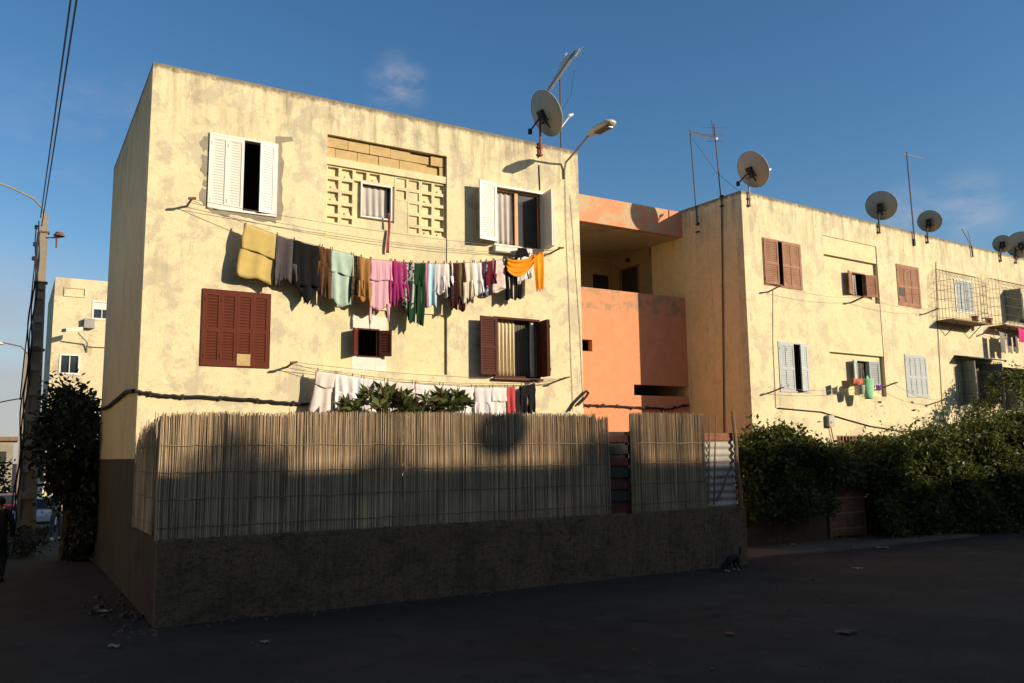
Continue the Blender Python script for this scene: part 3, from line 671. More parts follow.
# ------------------------------------------------------------------ reed screens
def reed_screen(fr, rz, u0, u1, zb, ztop, label, ties, v=.08, jag=.028, lean=.007, gap=.0):
    o = fr.w(u0, v, zb); L = u1-u0; mb = MB(); u = 0.0
    while u < L:
        wd = random.uniform(.010, .017); zt = ztop(u/L)-zb+random.gauss(0, jag*.45)+(random.uniform(-.22, .07) if random.random() < .06 else 0)
        if random.random() > gap:
            dv = random.uniform(-.012, .012); l0, l1 = random.gauss(0, lean)+(random.gauss(0, .04) if random.random() < .03 else 0), random.gauss(0, lean*1.4); y0 = random.uniform(-.008, .008)
            b = random.uniform(0, .03)
            pts = [(u, dv, b), (u+l0*.5, dv+y0, zt*.5), (u+l0+l1, dv, zt)]
            mb.tube(pts, [wd*.55, wd*.5, wd*.36], 4)
        u += wd*random.uniform(.42, .62)
    if gap < .3:      # the second, shorter layer behind
        u = 0.0
        while u < L:
            wd = random.uniform(.014, .02); zt = ztop(u/L)-zb-.04+random.gauss(0, jag*.5); l0 = random.gauss(0, lean*.5)
            mb.tube([(u, .03, 0), (u+l0, .03+random.uniform(-.004, .004), zt)], [wd*.6, wd*.5], 4); u += wd*.7
    c = mb.build('reed_screen', M['reed'], None, o, rz); tag(c, label, 'fence panel', 'reed screens along the garden wall')
    for z in ties:
        mb = MB(); mb.tube([(L*k/8, -.024, z-zb+random.uniform(-.012, .012)) for k in range(9)], .006, 5)
        mb.build('tie', M['tie'], c)
    return c
TZ = [1.45, 1.87, 2.28, 2.70]
F = lambda px, py=420: FF.at(px, py).x
ZT = lambda a, b: (lambda s: a+(b-a)*s)
spec = [(161, 209, 3.12, 3.14, 'reed screen at the left corner of the garden wall'),
        (209.6, 290, 3.15, 3.15, 'reed screen below the brown closed shutters, second from the left corner'),
        (290.6, 403.5, 3.17, 3.19, 'wide reed screen with the leafy shrub looking over its right end'),
        (406, 505, 3.20, 3.21, 'reed screen in front of the white laundry, right of the shrub'),
        (505.6, 597, 3.22, 3.22, 'reed screen with the round shadow at its top, below the brown open window'),
        (632.5, 674, 3.27, 3.27, 'narrow reed screen just right of the dark red gate'),
        (675, 705.5, 3.28, 3.27, 'narrowest sunlit reed screen beside the corrugated sheet')]
for a, b, za, zb_, lab in spec: reed_screen(FF, 0, F(a), F(b)+.012, 1.26, ZT(za+.07, zb_+.07), lab, TZ)
reed_screen(FF, 0, F(598), F(611), 1.26, ZT(3.22, 3.24), 'loose sparse strip of reeds just left of the dark red gate', TZ, gap=.12, lean=.02)
FR = Frame(2.04, 17, -math.pi/2)
reed_screen(FR, -math.pi/2, 2.35, 3.0, 1.26, ZT(3.10, 3.18), 'short reed screen on the side wall nearest the street corner', TZ, v=.06, lean=.03)
reed_screen(FR, -math.pi/2, .02, 2.1, 1.26, ZT(2.90, 3.06), 'ragged leaning reed screen on the side wall next to the gable', TZ, v=.06, jag=.16, lean=.05)
# red gate behind the gap, tin sheet, posts
ga, gb = F(611.5, 470), F(632, 470)
g = thing('garden_gate', 'dark red slatted gate in the gap of the reed fence', 'gate', FF.w(ga-.05, .12, 1.25))
mb = MB(); wdt = gb-ga+.16
mb.box(0, .05, 0, .05, 0, 1.70); mb.box(wdt-.05, wdt, 0, .05, 0, 1.70); mb.build('gate_frame', M['plank_red'], g)
MB().box(.051, wdt-.051, .052, .06, 0, 1.69).build('backing_board', M['dark_iron'], g)
for k in range(7):
    mb = MB(); mb.box(.051, wdt-.051, .01, .035, .03+k*.24, .03+k*.24+(.15 if k % 2 == 0 else .19)); mb.build('slat', M['plank_red'] if k % 2 == 0 else M['dark_iron'], g)
t0, t1 = F(706), F(735.5)
tn = MB(); Lt = t1-t0
tn.grid(lambda p, q: (Lt*p, .018*math.cos(q*2*math.pi*10)+.004*math.sin(p*5), 1.62*q), 10, 120)
o = tn.build('corrugated_sheet', M['tin'], None, FF.w(t0, .1, 1.25), smooth=True, solid=.003); tag(o, 'pale corrugated tin sheet closing the right end of the fence', 'tin sheet')
mb = MB(); mb.grid(lambda p, q: (-.0+Lt*p, -.025+.006*math.sin(p*9), 1.50+.17*q), 8, 3); mb.build('rusty_edge', mat('orange rust', (.20, .085, .05), .9, .25, 9), o, solid=.004)
def stick(px0, y0, px1, y1, r, lab, off=0.0, base=None):
    a, b = FF.at(px0, y0, off), FF.at(px1, y1, off); o = FF.w(a.x, a.y, a.z)
    mb = MB(); n = 6; d = b-a
    mb.tube([(d.x*k/n+random.uniform(-.4, .4)*r*(0 < k < n), random.uniform(-.3, .3)*r, d.z*k/n) for k in range(n+1)], [r*(1-.35*k/n) for k in range(n+1)], 6)
    return tag(mb.build('wooden_post', M['rawwood'], None, o), lab, 'post')
stick(741, 507, 733, 411, .055, 'thick weathered post at the right end of the fence')
stick(717, 501, 731, 466, .035, 'slanting wooden brace leaning against the tin sheet', .03)
stick(708.5, 504, 709.5, 417, .022, 'thin stick along the left edge of the tin sheet', .03)
stick(714, 505, 716, 414, .022, 'bent thin stick in front of the tin sheet', .03)

# ------------------------------------------------------------------ laundry
FAB = {}
def fb(name, col, *a):
    if name not in FAB: FAB[name] = fabric(name, col, *a)
    return FAB[name]
pegm = mat('wooden peg', (.25, .16, .09)); pegme = MB().box(-.008, .008, -.012, .012, -.035, .035)
class Line:
    def __init__(s, fr, pxs, off):
        q = [fr.at(x, y, off) for x, y in pxs]; s.fr, s.off = fr, off; s.px = [p[0] for p in pxs]; s.us = [p.x for p in q]; s.zs = [p.z for p in q]
    def u(s, px): return float(np.interp(px, s.px, s.us))
    def z(s, u):
        return float(np.interp(u, s.us, s.zs))
def panel(mb, zt, L, uL, uR, Lf, dv, taper=0.0, fold=2.0, amp=.02, skew=0.0, hem=None, start=0.0, nu=14, nv=14, over=True):
    ph = random.uniform(0, 6); ph2 = random.uniform(0, 6); c = (uL+uR)/2
    def fn(p, q):
        u = uL+(uR-uL)*p; t = q
        fo = min(fold, max(.6, (uR-uL)/.16)); v = dv*min(1, (t*Lf/.04) if over else 1)+amp*(math.sin(p*fo*6.283+ph+.7*math.sin(3*t+ph2))*min(1, .25+t)+.3*math.sin(p*fo*11+ph2)*t)
        uu = c+(u-c)*(1+taper*t+.03*math.sin(5*t+ph))+skew*t
        h = hem(p) if hem else 1-.04*math.sin(p*7+ph)
        wv = .012*math.sin(6*t+ph2)*t*(1 if p > .5 else -1)*abs(2*p-1)
        return (uu+wv, v, zt(u)-start-Lf*h*t+(.004*math.sin(p*20+ph))-(.022*math.sin(3.14*p)*min(1, (uR-uL)*3) if over else 0))
    mb.grid(fn, nu, nv)
GARM = []
def garment(line, pxl, pxr, ybot, kind, m, name, label, cat, group, short=.45, skew=0.0, taper=0.0, fold=2.0, amp=.022, hem=None, pegs=True, dy=0, ybot_px=None, extra=None):
    uL, uR = line.u(pxl), line.u(pxr)
    if uR-uL < .36 and kind != 'towel': uL, uR = uL-.028, uR+.028
    uc = (uL+uR)/2
    zt_ = lambda u: line.z(u)+.006+dy
    bp = line.fr.at((pxl+pxr)/2 if ybot_px is None else ybot_px, ybot, line.off); L = zt_(uc)-bp.z; wd = uR-uL; mb = MB(); z0 = zt_(uc)
    zt = lambda u: zt_(u+uc)-z0
    a, b = uL-uc, uR-uc
    if kind == 'towel':
        panel(mb, zt, L, a, b, L, .012, taper, fold, amp, skew, hem); panel(mb, zt, L, a+.01, b-.0, L*short, -.014, taper*.4, fold, amp*.6, skew*short)
    elif kind == 'shirt':
        a, b = a-.015, b+.015; panel(mb, zt, L, a, b, L*.86, -.014, taper, fold, amp, skew, hem); panel(mb, zt, L, a, b, L*.82, .014, taper, fold, amp, skew)
        sw = max(.07, wd*.34); fl = 1 if random.random() < .5 else -1
        for sd_, ll in ((fl, .50), (-fl, .34)):
            xa, xb = (a-.01, a+sw) if sd_ < 0 else (b-sw, b+.01)
            panel(mb, lambda u: zt(u)-L*.50, L, xa+skew*.4, xb+skew*.4, L*ll, -.035, -.35, 1, .03, skew*.5+sd_*.03, over=False, nu=8)
    elif kind == 'trousers':
        panel(mb, zt, L, a, b, L*.36, -.014, taper, fold, amp, skew*.3); panel(mb, zt, L, a, b, L*.36, .014, taper, fold, amp, skew*.3)
        for (x0, x1, ll, dv) in ((a, a+wd*.46, .66, -.02), (a+wd*.52, b, .70, -.012)):
            panel(mb, lambda u: zt(u)-L*.30, L, x0+skew*.3, x1+skew*.3, L*ll, dv, -.12, 1, .025, skew*.7, over=False, nu=8); panel(mb, lambda u: zt(u)-L*.30, L, x0+skew*.3, x1+skew*.3, L*ll*.98, dv+.03, -.12, 1, .02, skew*.7, over=False, nu=8)
    elif kind == 'single':
        panel(mb, zt, L, a, b, L, -.01, taper, fold, amp, skew, hem)
    if extra: extra(mb, zt, a, b, L)
    o = mb.build(name, m, None, line.fr.w(uc, -line.off, z0), line.fr.t, smooth=True, solid=.006)
    tag(o, label, cat, group)
    if pegs:
        for uu in ((a+.04, b-.04) if wd > .14 else (0,)):
            pg = MB().box(-.007, .007, -.014, .014, -.03, .045).build('peg', pegm, o, (uu, 0, zt(uu)))
    GARM.append(o); return o
def rope_thing(fr, label, lines, brackets, roff, loc):
    t = thing('clothesline', label, 'clothesline', fr.w(*loc), fr.t); lx = Vector(loc)
    for q in lines:
        mb = MB(); mb.tube([Vector(p)-lx for p in q], .0055, 5); mb.build('rope', M['rope'], t)
    for (u, v0, z, u2, v2, z2) in brackets:
        mb = MB(); mb.tube([Vector((u, v0, z))-lx, Vector((u2, v2, z2))-lx], .022, 6); mb.obox(Vector((u2, v2, z2))-lx, (.07, 0, .01), (0, .03, 0), (0, 0, .02)); mb.build('bracket', M['rust'], t)
    return t
OFF = .27
up = Line(FA, [(191, 200), (218, 212), (244, 223), (280, 236), (330, 249), (369, 259), (410, 262.5), (440, 263.5), (480, 262), (510, 258.5), (545, 251), (557, 249)], OFF)
lo = Line(FA, [(292, 363), (316, 370.5), (340, 374), (380, 380), (420, 384), (476, 387), (506, 387), (520, 386), (540, 382), (563, 378)], OFF)
def straight(fr, a, b, off, sag, n=14):
    p, q = fr.at(*a, off), fr.at(*b, off); return [p+(q-p)*(k/n)-Vector((0, 0, sag*4*(k/n)*(1-k/n))) for k in range(n+1)]
def rp(line): return [Vector((u, -line.off, z)) for u, z in zip(line.us, line.zs)]
pL, pR = FA.at(191, 200, OFF), FA.at(557, 249, OFF)
rope_thing(FA, 'sagging clothesline full of coloured laundry under the top windows', [rp(up), straight(FA, (191, 199), (557, 251), OFF+.06, .12), straight(FA, (188, 202), (553, 254), .13, .25)],
           [(pL.x-.03, 0, pL.z-.06, pL.x, -OFF-.12, pL.z), (pR.x-.03, 0, pR.z-.06, pR.x+.02, -OFF-.14, pR.z)], OFF, (pL.x, 0, pL.z))
pL, pR = FA.at(292, 363, OFF), FA.at(563, 378, OFF)
rope_thing(FA, 'lower clothesline of white laundry just above the reed fence', [rp(lo), straight(FA, (292, 362), (563, 379), OFF+.07, .1), straight(FA, (289, 364), (558, 381), .12, .2)],
           [(pL.x-.03, 0, pL.z-.06, pL.x, -OFF-.12, pL.z), (pR.x-.03, 0, pR.z-.06, pR.x+.02, -OFF-.14, pR.z)], OFF, (pL.x, 0, pL.z))
GU = 'laundry on the upper line'; GL = 'laundry on the lower line'
random.seed(5)
G = lambda *a, **k: garment(up, *a, GU, **k)
G(244, 279, 279, 'towel', fb('mustard towelling', (.56, .42, .15)), 'towel', 'mustard yellow towel, first on the left of the upper line', 'towel', short=.48, skew=-.10, taper=.06, amp=.014, ybot_px=256)
G(278, 294, 288, 'shirt', fb('charcoal cloth', (.085, .072, .078)), 'shirt', 'charcoal grey shirt hanging right of the mustard towel', 'shirt', amp=.03, fold=1.5)
G(292, 324, 304, 'towel', fb('black cloth', (.010, .010, .011)), 'shawl', 'large black shawl hanging to a point', 'shawl', short=.7, hem=lambda p: .55+.45*max(0, 1-abs(p-.5)*2.0), fold=3, amp=.03)
G(319, 331, 298, 'trousers', fb('dark brown cloth', (.11, .052, .026)), 'trousers', 'dark brown trousers beside the mint towel', 'trousers', amp=.02)
G(330.5, 353, 304, 'towel', fb('mint cloth', (.42, .55, .47)), 'towel', 'pale mint green towel folded over the upper line', 'towel', short=.42, taper=-.05)
G(353.5, 361, 303, 'shirt', fb('olive print', (.09, .062, .03), 'print', (.02, .016, .012), 14), 'shirt', 'dark olive printed shirt right of the mint towel', 'shirt', amp=.03)
G(361, 370, 307, 'shirt', fb('tan cloth', (.34, .17, .055)), 'shirt', 'orange brown shirt left of the pink striped towel', 'shirt', amp=.03, skew=-.03)
G(369.5, 391.5, 308, 'towel', fb('pink stripe', (.62, .26, .36), 'stripe', (.72, .50, .55), 9), 'towel', 'pink striped towel with two hanging ties', 'towel', short=.42, fold=4, amp=.016,
  extra=lambda mb, zt, a, b, L: [panel(mb, lambda u: zt(u)-L*.9, L, x, x+.05, L*.38, -.02, 0, 1, .01, 0, over=False, nu=3) for x in (a, b-.10)])
G(391, 396, 305, 'single', fb('magenta', (.34, .035, .15)), 'sock', 'narrow magenta sleeve next to the pink striped towel', 'garment', amp=.02)
G(394.5, 404, 306, 'shirt', fb('magenta', (.34, .035, .15)), 'shirt', 'magenta long sleeved shirt', 'shirt', amp=.03, skew=.06)
G(403, 412.5, 309, 'single', fb('monochrome print', (.50, .48, .45), 'print', (.03, .03, .03), 16), 'blouse', 'black and white printed blouse beside dark green trousers', 'blouse', amp=.03)
G(410, 424, 325, 'trousers', fb('bottle green', (.014, .045, .022)), 'trousers', 'long dark green trousers reaching lowest on the upper line', 'trousers', amp=.03, skew=-.03)
G(422.5, 428.5, 306, 'single', fb('rose pink', (.58, .17, .27)), 'top', 'narrow rose pink top between green trousers and light blue top', 'top', amp=.03)
G(428.5, 436, 306, 'single', fb('light blue', (.42, .58, .66)), 'top', 'light blue top left of the lilac shirt', 'top', amp=.03)
G(436, 444, 298, 'shirt', fb('pale lilac', (.62, .54, .55)), 'shirt', 'pale lilac shirt next to the light blue top', 'shirt', amp=.03)
G(444, 450.5, 290, 'shirt', fb('white cotton', (.74, .70, .69)), 'shirt', 'short white shirt left of the black print dress', 'shirt', amp=.02)
G(449.5, 457, 298, 'single', fb('black print', (.012, .013, .012), 'print', (.05, .05, .045), 18), 'dress', 'black dress between the short white shirt and the olive top', 'dress', amp=.02)
G(456.5, 464, 297, 'single', fb('olive', (.13, .11, .03)), 'top', 'olive green top in the middle of the upper line', 'top', amp=.03)
G(450, 465, 311, 'trousers', fb('dark wine', (.05, .013, .015)), 'leggings', 'dark wine leggings showing below the olive top', 'leggings', pegs=False, dy=-.0, amp=.015)
G(464, 474, 303, 'shirt', fb('ecru', (.66, .58, .44)), 'shirt', 'cream shirt right of the olive top', 'shirt', amp=.035)
G(472.5, 481, 299, 'shirt', fb('white cotton'  , (.74, .70, .69)), 'shirt', 'longer white shirt next to the dark purple top', 'shirt', amp=.03)
G(480, 486.5, 294, 'single', fb('dark purple', (.045, .02, .04)), 'top', 'dark purple top left of the maroon one', 'top', amp=.03)
G(482, 487, 296, 'single', fb('blue print', (.06, .10, .22), 'print', (.55, .5, .5), 22), 'scarf', 'small blue patterned scarf end below the purple top', 'scarf', pegs=False, amp=.02)
G(486.5, 494, 288.5, 'shirt', fb('maroon', (.12, .012, .03)), 'shirt', 'maroon shirt left of the pale pink skirt', 'shirt', amp=.02)
G(491.5, 508.5, 290.5, 'towel', fb('pale pink', (.70, .52, .46), 'print', (.74, .66, .60), 7), 'skirt', 'pale pink and white skirt left of the orange scarf', 'skirt', short=.95, amp=.02, taper=.06)
G(505, 521, 300, 'trousers', fb('black cloth', (.010, .010, .011)), 'trousers', 'black trousers half hidden by the orange scarf', 'trousers', amp=.015, pegs=False)
G(517, 530, 283.5, 'shirt', fb('white cotton', (.74, .70, .69)), 'shirt', 'white top behind the orange scarf', 'shirt', amp=.015)
G(518.5, 525, 257.5, 'single', fb('black cloth', (.010, .010, .011)), 'cap', 'small black pointed cloth hung above the orange scarf', 'cloth', dy=.21, taper=.6, pegs=False, ybot_px=521.5, amp=.006)
# the orange scarf: a swag between two pegs with one end hanging
orange = fb('orange scarf', (.80, .30, .018)); uA, uB = up.u(505), up.u(541); mb = MB()
def swag(p, q):
    u = uA+(uB-.10-uA)*p; s = 4*p*(1-p)
    zt = up.z(u)+.004-.30*s*(.35+.65*q)-.30*q*(1-p)**.9*(p < .999)-.02*q
    return (u-uA, -.075-.03*math.sin(q*9+p*4)-.02*math.sin(q*21), zt-up.z(uA))
mb.grid(swag, 26, 16)
panel(mb, lambda u: up.z(u+uA)-up.z(uA)+.004, 1, uB-.27-uA, uB-uA, FA.at(537, 251, OFF).z-FA.at(537, 289, OFF).z, -.09, -.12, 2.5, .02, .03, hem=lambda p: .9+.12*abs(math.sin(p*14)))
o = mb.build('scarf', orange, None, FA.w(uA, -OFF, up.z(uA)), 0, True, .006); tag(o, 'bright orange scarf slung in a swag at the right end of the upper line', 'scarf', GU)

random.seed(9)
G = lambda *a, **k: garment(lo, *a, GL, **k)
wh = fb('white cotton', (.74, .70, .69)); pk = fb('blush white', (.70, .62, .58)); bl = fb('bluish white', (.66, .70, .74))
G(316, 337, 414, 'towel', pk, 'bed_sheet', 'blush white sheet, first on the left of the lower line', 'bed sheet', short=.35, skew=-.10, taper=.10, amp=.02)
G(337, 352, 410, 'shirt', wh, 'shirt', 'white shirt behind the left of the leafy shrub', 'shirt', amp=.03)
G(352, 362, 411, 'single', bl, 'towel', 'bluish white narrow towel above the shrub', 'towel', amp=.03)
G(362, 386, 412, 'towel', wh, 'bed_sheet', 'white sheet behind the shrub crown', 'bed sheet', amp=.02)
G(386, 414, 413, 'towel', pk, 'bed_sheet', 'blush white sheet behind the middle of the shrub', 'bed sheet', amp=.02)
G(414, 441, 414, 'towel', wh, 'bed_sheet', 'white sheet between the two crowns of the shrub', 'bed sheet', amp=.02)
G(441, 473, 414, 'towel', wh, 'bed_sheet', 'wide white sheet right behind the smaller shrub', 'bed sheet', amp=.018, fold=3)
G(475, 490.5, 418, 'shirt', fb('lilac white', (.68, .64, .67)), 't_shirt', 'lilac white t-shirt on the lower line left of a plain white one', 't-shirt', amp=.015)
G(491, 506.5, 418, 'towel', wh, 't_shirt', 'plain white t-shirt beside the red towel', 't-shirt', amp=.012)
G(507, 514, 413, 'single', fb('red towelling', (.46, .07, .075)), 'towel', 'narrow red towel on the lower line', 'towel', amp=.02)
G(520, 535, 414, 'trousers', fb('black denim', (.014, .014, .016)), 'trousers', 'black jeans at the right end of the lower line', 'trousers', amp=.012)
# red strip dangling from the small window
p = FA.at(388.5, 213, .04); q = FA.at(387.5, 253, .04); mb = MB(); mb.grid(lambda a, b: ((a-.5)*(.05+.02*b)+.02*math.sin(b*5), .012*math.sin(a*5+b*6), -(p.z-q.z)*b), 4, 14)
tag(mb.build('rag', fb('crimson rag', (.34, .06, .07)), None, FA.w(p.x, -.05, p.z), 0, True, .006), 'crimson rag dangling from the small window of the pierced screen', 'rag')

# right block: brackets, lines and the few things hanging there
def bline(fr, label, a, b, off, sag=.1, more=()):
    p, q = fr.at(*a, off), fr.at(*b, off)
    return rope_thing(fr, label, [straight(fr, a, b, off, sag)]+[straight(fr, *m_) for m_ in more], [(p.x-.02, 0, p.z-.12, p.x, -off-.1, p.z), (q.x-.02, 0, q.z-.12, q.x, -off-.1, q.z)], off, (p.x, 0, p.z))
bline(FB, 'empty clothesline under the top red shuttered window', (778, 286), (861, 297), .35, .12)
bline(FB, 'empty clothesline under the small top window and the closed red shutters', (862, 297), (935, 309), .35, .12)
bline(FB, 'clothesline carrying the bucket and bag under the pale shutters', (779, 388), (893, 383), .35, .15)
bline(FB, 'empty clothesline under the closed white shutters', (893, 383), (941, 400), .35, .15)
def at_b(px, py, off): p = FB.at(px, py, off); return FB.w(p.x, p.y, p.z)
# green bag, bucket, red cloth, dark box, purple cloth
mb = MB(); mb.grid(lambda a, b: (.26*math.sin(6.283*a)*(1-.25*b)*(.7+.3*math.sin(3.14*(1-b)*.9)), .15*math.cos(6.283*a)*(1-.3*b), -.62*b if True else 0), 16, 10); mb.add([(0, 0, .12), (-.1, 0, 0), (.1, 0, 0)], [(0, 1, 2)])
tag(mb.build('bag', fb('green plastic', (.30, .62, .36)), None, at_b(867.5, 379, .45), FB.t, True, .004), 'mint green bag hanging below the small pale shuttered window', 'bag')
mb = MB(); mb.lathe([(.0, 0), (.13, 0), (.16, .26), (.175, .27), (.15, .26), (.12, .02)], (0, 0, 0), (0, 0, 1), 16); mb.build
tag(mb.build('bucket', M['white_paint'], None, at_b(860, 394.5, .45), FB.t, True), 'white bucket hanging left of the mint green bag', 'bucket')
mb = MB(); mb.grid(lambda a, b: (.5*a, .03*math.sin(a*9)-.05*math.sin(3*b), -.20*b-.10*math.sin(3.14*a)*.6), 14, 6)
tag(mb.build('cloth', fb('coral cloth', (.55, .16, .10)), None, at_b(852, 377, .45), FB.t, True, .006), 'coral red cloth above the white bucket', 'cloth')
mb = MB(); mb.grid(lambda a, b: (.30*a, .03*math.sin(a*9), -.17*b-.04*math.sin(3.14*a)), 10, 6)
tag(mb.build('cloth', fb('violet cloth', (.22, .05, .30)), None, at_b(876, 384, .4), FB.t, True, .006), 'small violet cloth right of the mint green bag', 'cloth')
mb = MB(); mb.lathe([(0, 0), (.13, 0), (.15, .22), (.135, .22), (.12, .02)], (0, 0, 0), (0, 0, 1), 4)
tag(mb.build('crate', M['rawwood'], None, at_b(846, 388, .4), FB.t), 'dark brown box hanging left of the coral cloth', 'box')
# pots and pink cloth by the cages
for px, py, lab in ((976, 314, 'terracotta pot on the cage shelf beside the white shutter'), (990, 313, 'terracotta pot at the right end of the cage shelf')):
    p = FB.at(px, py, .5); ua, ub, zs = V7s
    t = thing('flower_pot', lab, 'flower pot', FB.w(p.x, -.45, zs+.004), FB.t)
    mb = MB(); mb.lathe([(0, 0), (.085, 0), (.12, .19), (.135, .19), (.135, .23), (.115, .23), (.10, .17), (0, .17)], (0, 0, 0), (0, 0, 1), 14); mb.build('pot', M['terracotta'], t, smooth=False)
p = FB.at(1014, 320, .75)
bp = Line(FB, [(985, 318), (1030, 331)], .75)
rope_thing(FB, 'clothesline in front of the second window cage', [rp(bp)], [(bp.us[0], -.62, bp.zs[0], bp.us[0], -.78, bp.zs[0]), (bp.us[1], 0, bp.zs[1]-.1, bp.us[1], -.8, bp.zs[1])], .75, (bp.us[0], 0, bp.zs[0]))
garment(bp, 1017, 1026, 342, 'single', fb('hot pink', (.75, .05, .22)), 'cloth', 'hot pink cloth under the second window cage at the right edge', 'cloth', 'laundry of the right block')
bp2 = Line(FB, [(994, 330), (1030, 341)], .45)
for a, b, col, lab in ((999, 1003, (.30, .28, .25), 'small grey cloth below the second window cage, leftmost of three'), (1005, 1010, (.34, .30, .26), 'small beige cloth below the second window cage'), (1012, 1016, (.22, .2, .2), 'small dark cloth below the second window cage')):
    garment(bp2, a, b, 352, 'single', fb(lab, col), 'cloth', lab, 'cloth', 'laundry of the right block', pegs=False)
rope_thing(FB, 'short line of small cloths low under the second window cage', [rp(bp2)], [(bp2.us[0], 0, bp2.zs[0]-.1, bp2.us[0], -.48, bp2.zs[0])], .45, (bp2.us[0], 0, bp2.zs[0]))

# ------------------------------------------------------------------ dishes, aerials, wall lamp
def dish(label, fr, px, py, off, Rr, nrm, mast, mcol='galv', act=True, wallz=None):
    c = fr.at(px, py, off); n = Vector(nrm).normalized()
    n = Matrix.Rotation(-fr.t, 3, 'Z') @ n
    back = c-n*.10; base = Vector((back.x, -.05, wallz))
    t = thing('satellite_dish', label, 'satellite dish', fr.w(base.x, base.y, base.z), fr.t, 'satellite dishes on the roof edge')
    L = lambda p: Vector(p)-base
    mb = MB(); K = 8; mb.lathe([(.001, 0)]+[(Rr*k/K, Rr*.22*(k/K)**2) for k in range(1, K+1)]+[(Rr*1.015, Rr*.225), (Rr*1.015, Rr*.205)], L(c-n*Rr*.12), n, 36)
    mb.build('reflector', M['dish'], t, smooth=True, solid=.006)
    mb = MB(); mb.tube([L(base), L((base.x, base.y, c.z-.05)), L(c-n*.22)], .028, 8); mb.build('mast', M[mcol], t)
    for hb_ in (.05, .25): MB().obox(L((base.x, -.02, base.z+hb_)), (.07, 0, 0), (0, .03, 0), (0, 0, .02)).build('wall_bracket', M['rust'], t)
    side = n.cross(Vector((0, 0, 1))).normalized(); upv = side.cross(n)
    mb = MB(); ctr = c-n*(Rr*.12+.05)
    mb.obox(L(ctr), side*.09, upv*.12, n*.05); mb.bar(L(ctr), L(c-n*Rr*.02-upv*Rr*.62), .04); mb.bar(L(ctr-side*Rr*.35-upv*Rr*.3-n*.02), L(ctr+side*Rr*.35-upv*Rr*.3-n*.02), .035); mb.build('mount', M['dark_iron'], t)
    e = c+n*Rr*1.25-upv*Rr*.45
    mb = MB(); mb.tube([L(c+n*Rr*.0-upv*Rr*.98), L(c+n*Rr*.35-upv*Rr*.86), L(e)], .017, 6); mb.build('feed_arm', M['white_paint'], t)
    mb = MB(); mb.tube([L(e-n*.06), L(e+n*.09)], [.045, .03], 8); mb.build('receiver', M['white_paint'], t)
    if act:
        q = c-n*Rr*.55-side*Rr*.75-upv*Rr*.35
        mb = MB(); mb.tube([L(ctr), L(q)], .022, 6); mb.tube([L(q+Vector((0, 0, .05))), L(q-Vector((0, 0, .07)))], .055, 8); mb.build('actuator', M['dark_iron'], t)
    return t
DN = (.82, .06, .50)
dish('large grey dish on a red mast at the right end of the left block roof', FA, 545, 114, .15, .58, (.78, -.02, .42), 1, 'redpaint', wallz=FA.at(534, 156).z)
dish('grey dish at the street corner of the right block roof', FB, 752, 170, .12, .55, (.80, .0, .45), 1, 'galv', wallz=FB.at(748, 207).z)
dish('grey dish beside the tall mast, its left', FB, 881, 206, .12, .50, (.72, .30, .45), 1, 'dark_iron', False, wallz=FB.at(879, 234).z)
dish('smaller grey dish just right of the tall mast', FB, 929.5, 221.5, .12, .40, (.72, .30, .45), 1, 'dark_iron', False, wallz=FB.at(928, 244).z)
dish('small grey dish near the right edge, left of a bigger one', FB, 1002.5, 244, .12, .345, (.72, .35, .40), 1, 'dark_iron', False, wallz=FB.at(1004, 263).z)
dish('grey dish cut by the right edge of the picture', FB, 1021, 245, .25, .53, (.72, .35, .40), 1, 'dark_iron', False, wallz=FB.at(1024, 266).z)

def rod(t, pts, r, m, base, name, n=6):
    mb = MB(); mb.tube([Vector(p)-base for p in pts], r, n); return mb.build(name, m, t)
# rake aerial on the left block, mast behind the parapet
b = FA.at(561, 148, -.5); t = thing('tv_aerial', 'tilted white rake aerial on a mast above the left block', 'tv aerial', FA.w(*b)); top = FA.at(560, 76, -.5)
rod(t, [b-Vector((0, 0, .45)), top], .022, M['iron_grey'], b, 'mast')
p0, p1 = FA.at(548, 91, -.5), FA.at(575, 51, -.5); d = p1-p0
rod(t, [p0, p1], .022, M['dark_iron'], b, 'boom'); mb = MB(); sd = Vector((.55, -.6, .35)).normalized()
for k in range(19):
    c = p0+d*(k+.3)/19.2; l = .13+.07*(k/18)+(.10 if k > 13 else 0)
    mb.tube([c-sd*l-b, c+sd*l-b], .014, 4)
mb.tube([p1-d*.25-sd*.2+Vector((0, .1, .1))-b, p1-d*.02-sd*.16+Vector((0, .1, .1))-b], .012, 4); mb.tube([p1-d*.25+sd*.2-b, p1-d*.02+sd*.16-b], .012, 4)
mb.build('element', M['white_paint'], t)
rod(t, [FA.at(574, 70, -.5), FA.at(571, 95, -.5), FA.at(562, 110, -.5)], .005, M['cable'], b, 'cable', 4)
